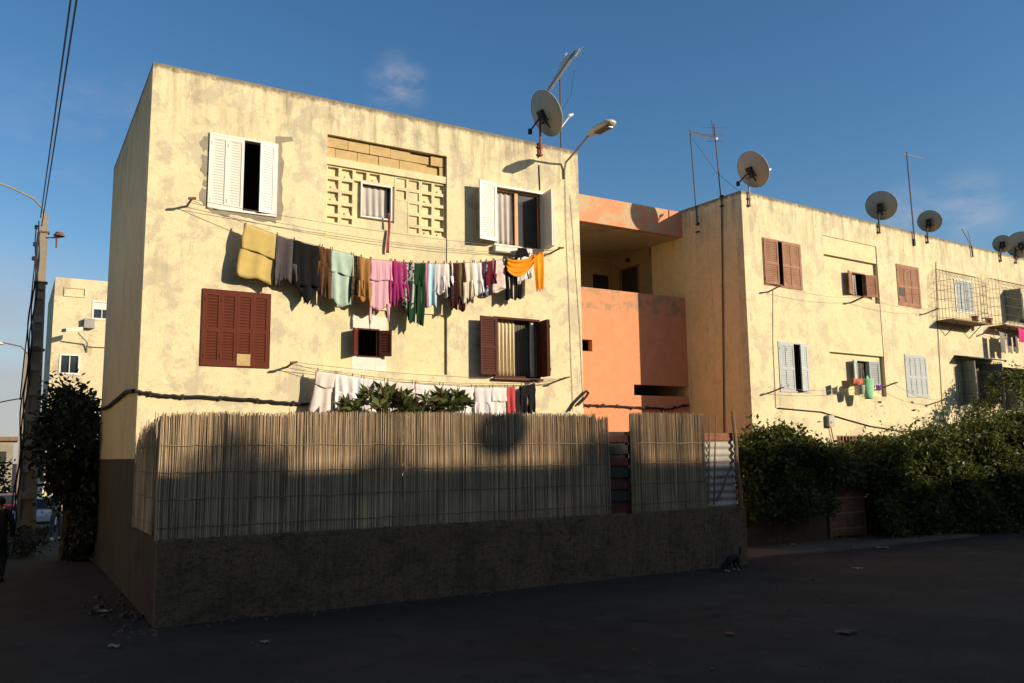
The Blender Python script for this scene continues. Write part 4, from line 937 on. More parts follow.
# double mast on the gable of the right block
fg = Frame(18.04-.0536*0, 17, .0536-math.pi/2)       # the gable plane, seen from the left
def gp(px, py, off=.04): p = fg.at(px, py, off); return fg.w(p.x, p.y, p.z)
b = gp(697, 221); t = thing('tv_aerial', 'pair of thin masts joined by a white bar on the right block gable', 'tv aerial', b)
m1, m2 = gp(690, 130), gp(714, 124)
rod(t, [b-Vector((0, 0, .15)), m1], .02, M['iron_grey'], b, 'mast'); b2 = gp(724, 437)
rod(t, [b2, gp(721.5, 205), m2], .019, M['rust'], b, 'mast')
rod(t, [gp(690, 132), gp(717, 138.5)], .045, M['white_paint'], b, 'crossbar')
mb = MB()
q = m2
for dz, l in ((-.12, .34), (-.34, .26), (-.55, .22)): mb.tube([q+Vector((-l, l*.55, dz))-b, q+Vector((l, -l*.55, dz))-b], .007, 4)
mb.tube([q+Vector((0, 0, -.5))-b, q+Vector((-.12, 0, .12))-b], .014, 4); mb.build('element', M['galv'], t)
rod(t, [gp(692, 138), gp(716, 172), gp(742, 194)], .005, M['cable'], b, 'guy_wire', 4)
for px, py in ((697.5, 224), (697.5, 232), (721.5, 196), (721.5, 206)): MB().obox(gp(px, py)-b, (.03, 0, 0), (0, .06, 0), (0, 0, .02)).build('wall_bracket', M['dark_iron'], t)
# tall mast and small V aerial on the right block
b = FB.at(915, 245, .05); t = thing('tv_aerial', 'tall single mast with a short arm, between two dishes', 'tv aerial', FB.w(*b), FB.t); top = FB.at(906.5, 152, .05)
rod(t, [b, top], .026, M['iron_grey'], b, 'mast'); rod(t, [FB.at(904, 154, .05), FB.at(924, 159, .05)], .014, M['galv'], b, 'arm'); mb = MB(); mb.obox((0, .02, .1), (.04, 0, 0), (0, .03, 0), (0, 0, .12)); mb.build('wall_bracket', M['dark_iron'], t)
b = FB.at(973, 257, .05); t = thing('tv_aerial', 'short v shaped aerial on the roof edge of the right block', 'tv aerial', FB.w(*b), FB.t)
rod(t, [b, FB.at(971.5, 246, .05)], .03, M['dark_iron'], b, 'mast'); rod(t, [FB.at(971.5, 246, .05), FB.at(962, 229, .05)], .02, M['galv'], b, 'arm'); rod(t, [FB.at(971.5, 246, .05), FB.at(968, 231, .05)], .016, M['galv'], b, 'arm'); rod(t, [FB.at(962, 229, .05), FB.at(965, 228, .05)], .02, M['galv'], b, 'element')

# street lamp on the left block
b = FA.at(564, 177); t = thing('street_lamp', 'street lamp on a curved arm fixed to the wall of the left block', 'street lamp', FA.w(*b))
Q = lambda v, z: Vector((0, v, z))
def onx(px, py):
    fr = Frame(2.04+b.x, 17, -math.pi/2); p = fr.at(px, py); ww = fr.w(p.x, p.y, p.z); return Vector((0, ww.y-17, ww.z-b.z))
h0, h1 = onx(588, 136), onx(613, 122)
rod(t, [Q(-.03, -.05), Q(-.04, .2), Q(-.10, .36), Q(h0.y*.45, .36+(h0.z-.36)*.35), h0], .026, M['galv'], Vector((0, 0, 0)), 'arm', 8)
d = (h1-h0); mb = MB(); nrm = d.normalized(); sx = Vector((1, 0, 0)); upn = sx.cross(nrm); upn = upn if upn.z > 0 else -upn
prof = [(0, .05, .04), (.12, .11, .08), (.45, .17, .125), (.85, .165, .115), (1.0, .10, .06)]
vs = []; nn = 12
for s, wx, hz in prof:
    for k in range(nn):
        a = 6.283*k/nn; vs.append(h0+d*s+sx*wx*math.cos(a)+upn*(hz*math.sin(a) if math.sin(a) > 0 else hz*.45*math.sin(a)))
mb.add(vs, [(i*nn+k, i*nn+(k+1) % nn, (i+1)*nn+(k+1) % nn, (i+1)*nn+k) for i in range(4) for k in range(nn)]+[tuple(range(nn)), tuple(range(4*nn, 5*nn))]); mb.build('lamp_head', M['lampgrey'], t, smooth=True)
mb = MB(); mb.obox(h0+d*.62-upn*.055, sx*.095, d*.25, upn*.02); mb.build('lamp_lens', M['lamplens'], t)

# ------------------------------------------------------------------ cables on the walls
def cable(fr, pts, r, label, off=.03, name='wall_cable', m=None, clips=0, wob=.0, group=None):
    q = [fr.at(x, y, off) for x, y in pts]; b = q[0].copy(); full = []
    for i in range(len(q)-1):
        for k in range(8): full.append(q[i].lerp(q[i+1], k/8)+Vector((0, random.uniform(-wob, wob)*.3, random.uniform(-wob, wob))))
    full.append(q[-1])
    mb = MB(); mb.tube([p-b for p in full], r, 6); o = mb.build(name, m or M['cable'], None, fr.w(*b), fr.t); tag(o, label, 'cable', group)
    if clips:
        for k in range(clips):
            p = full[int((k+.5)/clips*len(full))]-b; mb = MB(); mb.obox(p+Vector((0, .01, 0)), (.02, 0, 0), (0, .035, 0), (0, 0, .045)); mb.build('clip', M['dark_iron'], o)
    return o
cable(FA, [(135, 391.5), (165, 396), (200, 397), (240, 399), (275, 402), (312, 404.5)], .035, 'thick black twisted cable low across the left block front', .04, clips=5, wob=.012)
cable(FA, [(312, 406), (325, 405), (340, 409), (360, 413)], .02, 'thin black cable end behind the white sheet', .03)
fgA = Frame(2.04, 17, -math.pi/2)
q = [fgA.at(x, y, .04) for x, y in ((133.5, 391), (126, 392), (120, 397), (114, 402), (108, 407), (103, 409))]
mb = MB(); b = fgA.w(*q[0]); mb.tube([fgA.w(*p)-b for p in q], .045, 6); tag(mb.build('wall_cable', M['cable'], None, b), 'thick black cable running down the gable of the left block', 'cable')
cable(FA, [(569, 411), (574, 403), (581, 396), (586, 391), (588.5, 393), (585, 398), (578, 405)], .028, 'black cable loop at the right corner of the left block', .05)
cable(FA, [(565, 176), (566, 230), (569, 300), (571, 360), (573, 411)], .0055, 'thin wire running down from the street lamp', .015, m=M['rope'], wob=.012)
cable(FA, [(570, 195), (575, 260), (580, 330), (582, 380), (584, 408)], .005, 'thin crooked wire nearest the right corner of the left block', .015, m=M['rope'], wob=.02)
cable(FA, [(539, 165), (540, 190)], .012, 'short wire from the red dish mast down to the window', .015)
cable(FS, [(584, 405), (610, 406), (640, 408), (670, 409), (689, 405)], .03, 'barbed looking black cable along the salmon wall', .05, clips=8, wob=.02)
cable(FB, [(778, 408), (822, 412), (845, 419), (870, 426), (900, 431), (940, 431)], .016, 'thin black cable low across the right block', .03)
cable(FB, [(936, 262), (938, 330), (942, 400), (945, 425)], .012, 'vertical thin wire beside the window cages', .02, m=M['rope'], wob=.015)
cable(FB, [(773, 290), (773, 340), (776, 408)], .008, 'thin vertical wire beside the pale shutters', .015, m=M['rope'], wob=.01)
p = FB.at(828, 421, .0); t = thing('meter_box', 'small grey electric box on the right block above the hedge', 'electric box', FB.w(p.x, 0, p.z), FB.t)
mb = MB(); mb.box(-.13, .13, -.14, -.002, -.17, .17); mb.build('box', M['galv'], t); mb = MB(); mb.tube([(.05, -.05, -.17), (.12, -.05, -.5), (.16, -.05, -.65)], .015, 5); mb.build('cable', M['cable'], t)
# ------------------------------------------------------------------ foliage
def leafmesh(name, P, size, m, parent=None, loc=(0, 0, 0), out=None, droop=.3, sd=1, aspect=.5):
    r = np.random.default_rng(sd); n = len(P); P = np.asarray(P, float)
    d = r.normal(size=(n, 3)); d[:, 2] -= droop
    if out is not None: d += np.asarray(out)*1.2
    d /= np.linalg.norm(d, axis=1)[:, None]
    a = np.cross(d, r.normal(size=(n, 3))); a /= np.linalg.norm(a, axis=1)[:, None]; nn = np.cross(d, a)
    s = size*r.uniform(.45, 1.6, n)[:, None]
    v0 = P; v1 = P+d*s*.5+a*s*aspect*.5+nn*s*.08; v2 = P+d*s; v3 = P+d*s*.5-a*s*aspect*.5+nn*s*.08
    V = np.stack([v0, v1, v2, v3], 1).reshape(-1, 3).astype(np.float32)
    me = bpy.data.meshes.new(name); me.vertices.add(4*n); me.vertices.foreach_set('co', V.ravel())
    me.loops.add(4*n); me.loops.foreach_set('vertex_index', np.arange(4*n, dtype=np.int32)); me.polygons.add(n)
    me.polygons.foreach_set('loop_start', np.arange(0, 4*n, 4, dtype=np.int32))
    ms = m if isinstance(m, (list, tuple)) else [m]
    for mm in ms: me.materials.append(mm)
    if len(ms) > 1: me.polygons.foreach_set('material_index', (r.random(n) < .12).astype(np.int32))
    me.update(calc_edges=True); me.validate()
    o = bpy.data.objects.new(name, me); COL.objects.link(o); o.parent = parent; o.location = loc; return o
def hedge(label, name, fr, tops, zlow, thick, n, sd, size=.10, stems=10, cat='hedge', m=None, lowfn=None):
    q = [fr.at(x, y) for x, y in tops]; us = [p.x for p in q]; zs = [p.z for p in q]
    r = np.random.default_rng(sd); t = thing(name, label, cat, fr.w(us[0], thick/2, 0), fr.t); L = us[-1]-us[0]
    k = int(n/26); cu = r.uniform(us[0], us[-1], k); top = np.interp(cu, us, zs)-.10+.13*np.sin(cu*3.1+sd)+.08*np.sin(cu*7.3); face = r.random(k); lowv = np.array([lowfn(u) if lowfn else zlow for u in cu])
    cz = np.where(face < .62, r.uniform(0, 1, k)**.9*(top-lowv)+lowv, top-r.exponential(.12, k)); cv = np.where(face < .62, r.normal(0, .10, k)+.26*np.sin(cu*2.1+sd)*np.sin(cz*2.7+cu)-.12, r.uniform(0, thick, k))
    deep = r.random(k) < .22; cv = np.where(deep, r.uniform(.1, thick, k), cv)
    C = np.stack([cu, cv, cz], 1); P = np.repeat(C, 26, 0)+r.normal(0, 1, (k*26, 3))*np.array([.15, .11, .13])
    # a few shoots above the top
    ns = max(4, int(L*5)); su = r.uniform(us[0], us[-1], ns); st = np.interp(su, us, zs); h = r.exponential(.17, ns)+.05
    sh = np.concatenate([np.stack([np.full(16, u)+r.normal(0, .07, 16), np.full(16, thick*.35)+r.normal(0, .1, 16), z-.05+hh*r.random(16)*1.6], 1) for u, z, hh in zip(su, st, h)])
    P = np.concatenate([P, sh]); P[:, 0] -= us[0]; P[:, 1] -= thick/2
    O = np.tile([0, -.6, .35], (len(P), 1)); leafmesh('foliage', P, size, m or M['leaf'], t, out=O, sd=sd)
    mb = MB()
    for i in range(stems):
        u = r.uniform(.1, L-.1); zt = float(np.interp(u+us[0], us, zs)); mb.tube([(u, 0, -.1), (u+r.normal(0, .1), r.normal(0, .1), zt*.5), (u+r.normal(0, .25), r.normal(0, .15), zt*.9)], [.035, .025, .01], 5)
    mb.build('stem', M['bark'], t); return t
FH1 = Frame(16.2, 15.75, 0); FH2 = Frame(21.0, 15.6, -.17)
dA, dB = FH1.at(836, 510).x, FH1.at(872, 510).x
hedge('dense climbing hedge hanging over the low wall left of the plank door', 'hedge', FH1, [(741, 462), (746, 446), (756, 441), (770, 440), (779, 434), (788, 432), (796, 438), (803, 431), (812, 437), (824, 450), (836, 456), (850, 456), (866, 455), (877, 450)], .9, 1.0, 30000, 3, size=.12,
      lowfn=lambda u: .85 if u < dA-.35 else 1.72)
hedge('big dark hedge spreading right of the plank door', 'hedge', FH2, [(872, 450), (885, 445), (898, 447), (915, 440), (935, 438), (952, 436), (972, 434), (990, 430), (1010, 426), (1040, 420), (1075, 412)], .0, 1.6, 62000, 4, stems=16, size=.13)
FH3 = Frame(25.0, 16.2, -.12)
hedge('loose tall shrub rising in front of the lower caged windows', 'shrub', FH3, [(958, 444), (968, 436), (980, 424), (994, 411), (1004, 396), (1014, 384), (1026, 374), (1045, 372), (1070, 390)], 1.6, 1.2, 5200, 6, stems=8, size=.12, cat='shrub')
# low wall under the hedge, plank door
t = thing('garden_wall', 'unseen brown wall added behind the big dark hedge to block sunlit specks', 'wall', FH2.w(1.2, 1.5, -.1), FH2.t); MB().box(0, 16, 0, .2, 0, 2.3).build('wall', M['redwall'], t)  # added so the sunlit facade does not show through the hedge
t = thing('garden_wall', 'low brown plastered wall under the climbing hedge', 'wall', (16.2, 16.05, .1)); mb = MB(); loft(mb, ((0, 0, 0), (dA-.02, 0, 0), 30), [(0, -.3), (0, .5), (0, 1.0), (.16, 1.0), (.16, -.3)], .01); mb.build('wall', M['redwall'], t)
t = thing('plank_door', 'brown plank garden door in the hedge', 'door', (16.2+dA, 15.98, .1)); wd = dB-dA
mb = MB()
for k in range(4): mb.box(.06+k*(wd-.12)/4, .05+(k+1)*(wd-.12)/4, .02, .05, .03, 1.62)
mb.build('panel', M['plank'], t)
mb = MB(); mb.box(0, .06, -.01, .07, -.1, 1.68); mb.box(wd-.06, wd, -.01, .07, -.1, 1.68); mb.box(.06, wd-.06, -.01, .07, 1.63, 1.68); mb.build('door_frame', M['rawwood'], t)
for z in (.2, .62, 1.04, 1.4): MB().box(.07, wd-.07, -.012, .019, z, z+.045).build('cross_bar', M['tie'], t)
# leafy shrub behind the fence: whorls of long waxy leaves at branch ends
def whorl_shrub(label, X, Y, zt, spread, n, sd):
    r = np.random.default_rng(sd); t = thing('shrub', label, 'shrub', (X, Y, 0)); mb = MB(); P = []; O = []
    for i in range(n):
        a = r.uniform(0, 6.283); rr = spread*math.sqrt(r.random()); z = zt-.55*(rr/spread)**2*r.uniform(.3, 1)-r.exponential(.16)
        e = np.array([rr*math.cos(a), rr*math.sin(a)*.8, z]); mid = np.array([e[0]*.45, e[1]*.45, z*.55+.1])
        mb.tube([(r.normal(0, .04), r.normal(0, .04), .02), tuple(mid), tuple(e)], [.03, .02, .009], 5)
        for k in range(26):
            th = r.uniform(0, 6.283); el = r.uniform(-.15, 1.25); d = np.array([math.cos(th)*math.cos(el), math.sin(th)*math.cos(el), math.sin(el)])
            P.append(e-np.array([0, 0, .10*r.random()])); O.append(d*3.5)
    mb.build('stem', M['bark'], t); leafmesh('foliage', P, .21, [M['leaf_shrub'], M['leaf_old']], t, out=np.array(O), sd=sd, aspect=.32); return t
pc = FF.at(393, 385, -1.4)
whorl_shrub('leafy shrub with tufts of waxy leaves behind the fence, the bigger left crown', 2.04+FF.at(386, 395, -1.5).x, 15.4, FF.at(400, 385, -1.5).z-.10, .92, 38, 21)
whorl_shrub('smaller waxy leaved shrub right of the bigger one, behind the fence', 2.04+FF.at(449, 395, -1.5).x, 15.4, FF.at(449, 388, -1.5).z-.06, .42, 19, 22)

# ------------------------------------------------------------------ alley on the left: climbing bush, poles, far block, cars
def blob_bush(label, name, c, rad, n, sd, size, m, stems=5, cat='bush', hang=0, group=None, lower=None):
    r = np.random.default_rng(sd); t = thing(name, label, cat, (c[0], c[1], gz(c[0], c[1])), 0, group); zc = c[2]-gz(c[0], c[1])
    k = int(n/24); d = r.normal(size=(k, 3)); d /= np.linalg.norm(d, axis=1)[:, None]; rr = r.uniform(.45, 1.06, k)[:, None]**.6*(1+.18*np.sin(d[:, :1]*5+d[:, 2:]*4))
    C = d*rr*np.array(rad); P = np.repeat(C, 24, 0)+r.normal(0, 1, (k*24, 3))*size*1.1; P[:, 2] += zc; O_ = np.repeat(d, 24, 0)*.5
    if lower:
        k2 = int(lower[2]/24); d2 = r.normal(size=(k2, 3)); d2 /= np.linalg.norm(d2, axis=1)[:, None]; C2 = d2*r.uniform(.3, 1, k2)[:, None]**.6*np.array(lower[1])+np.array(lower[0])-np.array([c[0], c[1], gz(c[0], c[1])])
        P = np.concatenate([P, np.repeat(C2, 24, 0)+r.normal(0, 1, (k2*24, 3))*size*1.1]); O_ = np.concatenate([O_, np.repeat(d2, 24, 0)*.5])
    P[:, 2] = np.maximum(P[:, 2], .05)
    leafmesh('foliage', P, size, m, t, out=O_, sd=sd); mb = MB()
    for i in range(stems): mb.tube([(r.normal(0, .1), r.normal(0, .1), -.1), (r.normal(0, .2), r.normal(0, .2), zc*.6), (r.normal(0, rad[0]*.4), r.normal(0, rad[1]*.4), zc*1.2)], [.06, .04, .015], 5)
    mb.build('stem', M['bark'], t); return t
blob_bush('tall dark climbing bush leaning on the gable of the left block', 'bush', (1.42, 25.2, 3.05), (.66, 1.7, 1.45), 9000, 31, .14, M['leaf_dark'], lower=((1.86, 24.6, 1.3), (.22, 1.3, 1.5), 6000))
blob_bush('low weeds round the foot of the concrete pole', 'weed', (.55, 28.6, .25), (.75, .6, .45), 900, 32, .09, M['leaf_dark'], 3, 'plant')

t = thing('utility_pole', 'thick tapering concrete pole with cables and a lamp at its top, nearest in the alley', 'utility pole', (.62, 29.5, gz(.6, 29.5))); g0 = gz(.6, 29.5); Hh = 10.13-g0
mb = MB(); wb, wt, db, dt = .29, .095, .18, .09
def hx(z): return wb+(wt-wb)*z/Hh, db+(dt-db)*z/Hh
K = 13
def frust(z0, z1, x0, x1, y0, y1):
    def pt(z, fx, fy): a, b = hx(z); return (a*fx-.10*z/Hh*0, b*fy, z)
    vs = [pt(z0, x0, y0), pt(z0, x1, y0), pt(z0, x1, y1), pt(z0, x0, y1), pt(z1, x0, y0), pt(z1, x1, y0), pt(z1, x1, y1), pt(z1, x0, y1)]
    mb.add(vs, [(0,3,2,1),(4,5,6,7),(0,1,5,4),(1,2,6,5),(2,3,7,6),(3,0,4,7)])
frust(-.3, Hh, -1, -.62, -1, 1); frust(-.3, Hh, .62, 1, -1, 1); frust(-.3, Hh*.999, -.619, .619, -.3, .3)
for k in range(K): z = (Hh-.5)*(k/K)**.95; frust(z, z+.22, -.618, .618, -.98, .98)
frust(Hh-2.4, Hh-.001, -.617, .617, -.97, .97)
mb.build('shaft', M['concrete'], t)
mb = MB(); mb.tube([(-.03, -.05, Hh-.2), (-.05, -.05, Hh+.15), (-.35, -.1, Hh+.45), (-1.0, -.3, Hh+.66), (-1.9, -.6, Hh+.8)], .03, 7); mb.build('lamp_arm', M['concrete'], t)
mb = MB(); mb.obox((-2.2, -.7, Hh+.85), (.35, .1, .04), (-.03, .10, 0), (0, 0, .06)); mb.build('lamp_head', M['lampgrey'], t)
mb = MB(); mb.lathe([(0, .0), (.10, .0), (.16, -.10), (.16, -.13), (.06, -.16), (0, -.16)], (.42, -.15, Hh-.55), (0, 0, 1), 12); mb.tube([(.08, -.1, Hh-.75), (.42, -.15, Hh-.72), (.42, -.15, Hh-.55)], .025, 6); mb.tube([(.35, -.15, Hh-.7), (.36, -.15, Hh-1.05)], .03, 6); mb.build('insulator', M['rust'], t)
for z in (Hh-.6, Hh-2.2, Hh-4.3):
    a, b_ = hx(z); mb = MB(); mb.box(-a-.05, a+.05, -b_-.03, b_+.03, z, z+.05); mb.build('band', M['rust'], t)
for k, (xo, s) in enumerate(((-.03, 1), (.03, 1), (-.06, 1.1))):
    mb = MB(); mb.tube([(-hx(z)[0]*s-xo-.04+.05*math.sin(z*2.3+k), -hx(z)[1]-.02, z) for z in [Hh-.25-k*.2-j*(Hh-.5)/26 for j in range(25)]], .02, 5); mb.build('cable', M['cable'], t)
for z in (Hh-.45, Hh-1.0, Hh-1.45): 
    mb = MB(); mb.lathe([(.02, -.07), (.06, -.05), (.05, 0), (.06, .05), (.02, .07)], (-hx(z)[0]-.11, -.1, z), (0, 0, 1), 10); mb.build('insulator', M['dark_iron'], t)
for dx, dz, lab in ((0, 0, 'overhead wire from the concrete pole, the left of two'), (.12, -.25, 'overhead wire from the concrete pole, the right of two')):
    p0 = Vector((.50+dx*.4, 29.4, 10.0+dz)); p1 = Vector((.45+dx, -16, 11.1)); mb = MB(); mb.tube([(p1-p0)*(k/40)-Vector((0, 0, 1.1*4*(k/40)*(1-k/40)*.35)) for k in range(41)], .017, 5)
    tag(mb.build('overhead_wire', M['wire'], None, p0), lab, 'wire')
# slim pole further down the alley
y2 = 47.; p = np.array([0, 0]); fr2 = Frame(0, y2, 0); pb = fr2.at(19, 490); pt = fr2.at(20, 352)
t = thing('utility_pole', 'slim pole with a small lamp arm further down the alley', 'utility pole', (pb.x, y2, gz(pb.x, y2))); hz = pt.z-gz(0, y2)
mb = MB(); mb.obox((0, 0, hz/2), (.15, 0, 0), (0, .12, 0), (0, 0, hz/2)); mb.build('shaft', M['concrete'], t)
mb = MB(); mb.tube([(0, -.1, hz-.1), (-.3, -.15, hz+.25), (-1.1, -.2, hz+.4)], .03, 6); mb.build('lamp_arm', M['rust'], t)
mb = MB(); mb.lathe([(0, 0), (.10, 0), (.2, -.12), (0, -.13)], (-1.2, -.2, hz+.42), (0, 0, 1), 10); mb.build('lamp_head', M['lampgrey'], t)
cable(Frame(0, 44, 0), [(-12, 405), (6, 401), (23, 398)], .03, 'thin cable crossing the alley to the slim pole', 0)
cable(Frame(0, 29.4, 0), [(38, 232), (31, 300), (24, 360), (20, 400)], .02, 'slack dark wire dropping left of the concrete pole', .3)

# far block at the end of the alley
YC = 50.; fc0 = Frame(0, YC, 0).at(55.5, 277); FC = Frame(fc0.x, YC, 0); HC = fc0.z+.6
c1 = thing('apartment_building', 'cream apartment block at the end of the alley with one curtained window', 'apartment building', (fc0.x, YC, -.6))
up6 = lambda rc: (rc[0], rc[1], rc[2]+.6, rc[3]+.6)
X1 = up6(FC.rect([(59, 353.5), (80, 354.5), (80, 375), (59, 374)])); X2 = up6(FC.rect([(92, 300), (112, 302), (112, 321), (92, 319)])); X3 = up6(FC.rect([(64, 287), (86, 288), (86, 297), (64, 297)]))
wall = MB(); wall_holes(wall, 0, 16, 0, HC, [X1, X2]); wall.build('wall', M['far_cream'], c1); 
mb = MB(); mb.box(0, .2, .252, 9, 0, HC); mb.box(15.8, 16, .252, 9, 0, HC); mb.box(.201, 15.799, 8.8, 9, 0, HC); mb.build('wall', M['far_cream'], c1)
mb = MB(); mb.box(.203, 15.79, .253, 8.79, HC-.5, HC-.3); mb.build('roof', M['roof'], c1)
mb = MB(); mb.box(.203, 15.79, 2.0, 2.1, 0, HC-.51); mb.build('interior_wall', M['inside'], c1)
mb = MB(); wall_holes(mb, X3[0], X3[1], X3[2], X3[3], [(X3[0]+.06, X3[1]-.06, X3[2]+.06, X3[3]-.06)], -.05, -.002); mb.build('recessed_panel', M['far_cream'], c1)
x = Win(c1, X1, M['white_paint'], fw=.09, proud=.03, mid=.5); x.curtain(M['curtain'], .05, .35, .12); x.curtain(M['curtain'], .55, .95, .12); x.pane(y=.09)
x = Win(c1, X2, M['white_paint'], fw=.09, proud=.03, mid=.5); mb = MB(); mb.box(.1, x.w-.1, .02, .05, x.h*.55, x.h-.1); mb.build('shutter', M['white_paint'], x.o); x.pane(y=.09)
zz = FC.at(96, 346).z+.6; mb = MB(); mb.box(FC.at(88, 346).x, 15.9, -.12, -.002, zz-.06, zz+.06); mb.build('ledge', M['far_cream'], c1)
p = FC.at(87, 345, .0); t = thing('street_lamp', 'street lamp on a short arm on the far block front', 'street lamp', FC.w(p.x, 0, p.z))
mb = MB(); mb.tube([(0, -.02, -.4), (0, -.2, .1), (-.5, -.9, .5)], .04, 6); mb.build('arm', M['galv'], t); mb = MB(); mb.obox((-.8, -1.2, .62), (.4, .25, .1), (-.1, .16, 0), (0, 0, .09)); mb.build('lamp_head', M['lampgrey'], t)
p = FC.at(89, 324); t = thing('wall_box', 'small grey box on the far block front below its upper window', 'box', FC.w(p.x, -.2, p.z)); MB().box(-.25, .25, -.1, .19, -.25, .25).build('box', M['galv'], t)
# houses seen past the slim pole
fr3 = Frame(-6, 85, 0)
for (a, b_, yt, lab, mm) in ((-60, 14, 441, 'white flat roofed house far down the alley, coloured grey for its shade', 'cement'),):  # grey colour stands in for the shade on a white house
    p, q = fr3.at(a, yt), fr3.at(b_, yt); Hq = p.z+.6; t = thing('house', lab, 'house', fr3.w(p.x, 0, -.6)); Lq = q.x-p.x
    mb = MB(); mb.box(0, Lq, 0, 8, 0, Hq); mb.build('wall', M[mm], t); mb = MB(); mb.box(-.3, Lq+.3, -.3, 8.3, Hq+.002, Hq+.35); mb.build('roof', M['rawwood'], t)
    for k in range(4): mb = MB(); mb.box(Lq-1.4-k*2, Lq-.5-k*2, -.03, -.002, Hq-2.0, Hq-.9); mb.build('window', M['dark_iron'], t)
blob_bush('dark roadside tree far down the alley, left of the slim pole', 'tree', (-.9, 62, .9), (1.5, 1.5, 1.9), 1800, 33, .22, M['leaf_dark'], 3, 'tree')

def car(label, loc, rz, m):
    t = thing('parked_car', label, 'car', loc, rz, 'cars parked down the alley'); hw = .82
    side = [(-2.05, .35), (-2.08, .75), (-1.95, .92), (-1.2, .98), (-.75, 1.42), (.85, 1.45), (1.5, 1.0), (2.0, .92), (2.08, .55), (2.05, .33)]
    mb = MB(); n = len(side); ins = lambda z: .86 if z > 1.2 else 1.0
    vs = [(x, -hw*ins(z), z) for x, z in side]+[(x, hw*ins(z), z) for x, z in side]
    mb.add(vs, [tuple(range(n)), tuple(range(2*n-1, n-1, -1))]+[(k, n+k, n+(k+1) % n, (k+1) % n) for k in range(n)]); mb.build('body', m, t)
    for sgn in (-1, 1):
        mb = MB(); yy = sgn*(hw*.95+.005); mb.quad((-1.05, sgn*(hw+.003), 1.01), (1.3, sgn*(hw+.003), 1.01), (.78, sgn*(hw*.87+.004), 1.38), (-.70, sgn*(hw*.87+.004), 1.36)); mb.build('window', M['glass'], t, solid=.006)
    mb = MB(); mb.quad((-1.22, -.66, 1.01), (-1.22, .66, 1.01), (-.79, .6, 1.405), (-.79, -.6, 1.405)); o = mb.build('windscreen', M['glass'], t); o.location = (-.012, 0, .005)
    mb = MB(); mb.quad((1.49, -.66, 1.03), (1.49, .66, 1.03), (.90, .6, 1.425), (.90, -.6, 1.425)); o = mb.build('windscreen', M['glass'], t); o.location = (.012, 0, .005)
    for sx in (-1.3, 1.3):
        for sy in (-1, 1):
            mb = MB(); mb.lathe([(.17, -.09), (.29, -.09), (.31, -.05), (.31, .05), (.29, .09), (.17, .09)], (sx, sy*(hw-.08), .31), (0, 1, 0), 18); o = mb.build('wheel', M['tyre'], t)
            mb = MB(); mb.lathe([(.001, .07), (.17, .08), (.17, -.08), (.001, -.07)], (sx, sy*(hw-.08), .31), (0, 1, 0), 14); mb.build('rim', M['galv'], o)
    for sy in (-1, 1):
        MB().box(-2.10, -2.05, sy*.58-.14, sy*.58+.14, .68, .82).build('headlight', M['white_paint'], t); MB().box(2.04, 2.095, sy*.62-.12, sy*.62+.12, .68, .85).build('tail_light', M['redpaint'], t)
    MB().box(-2.115, -2.06, -.75, .75, .40, .52).build('bumper', M['dark_iron'], t)
    return t
def gpix(px, py, z): d = raydir(px, py); k = (z-EYE)/d[2]; q = CAMO+k*d; return q
q = gpix(38, 532, -.55); car('white car parked beyond the concrete pole', (q[0], q[1]+1.6, gz(0, q[1]+1.6)), R(84), M['car_white'])
q = gpix(7, 527, -.6); car('red car parked at the left edge down the alley', (q[0]-.2, q[1]+2.5, gz(0, q[1]+2.5)), R(95), M['car_red'])

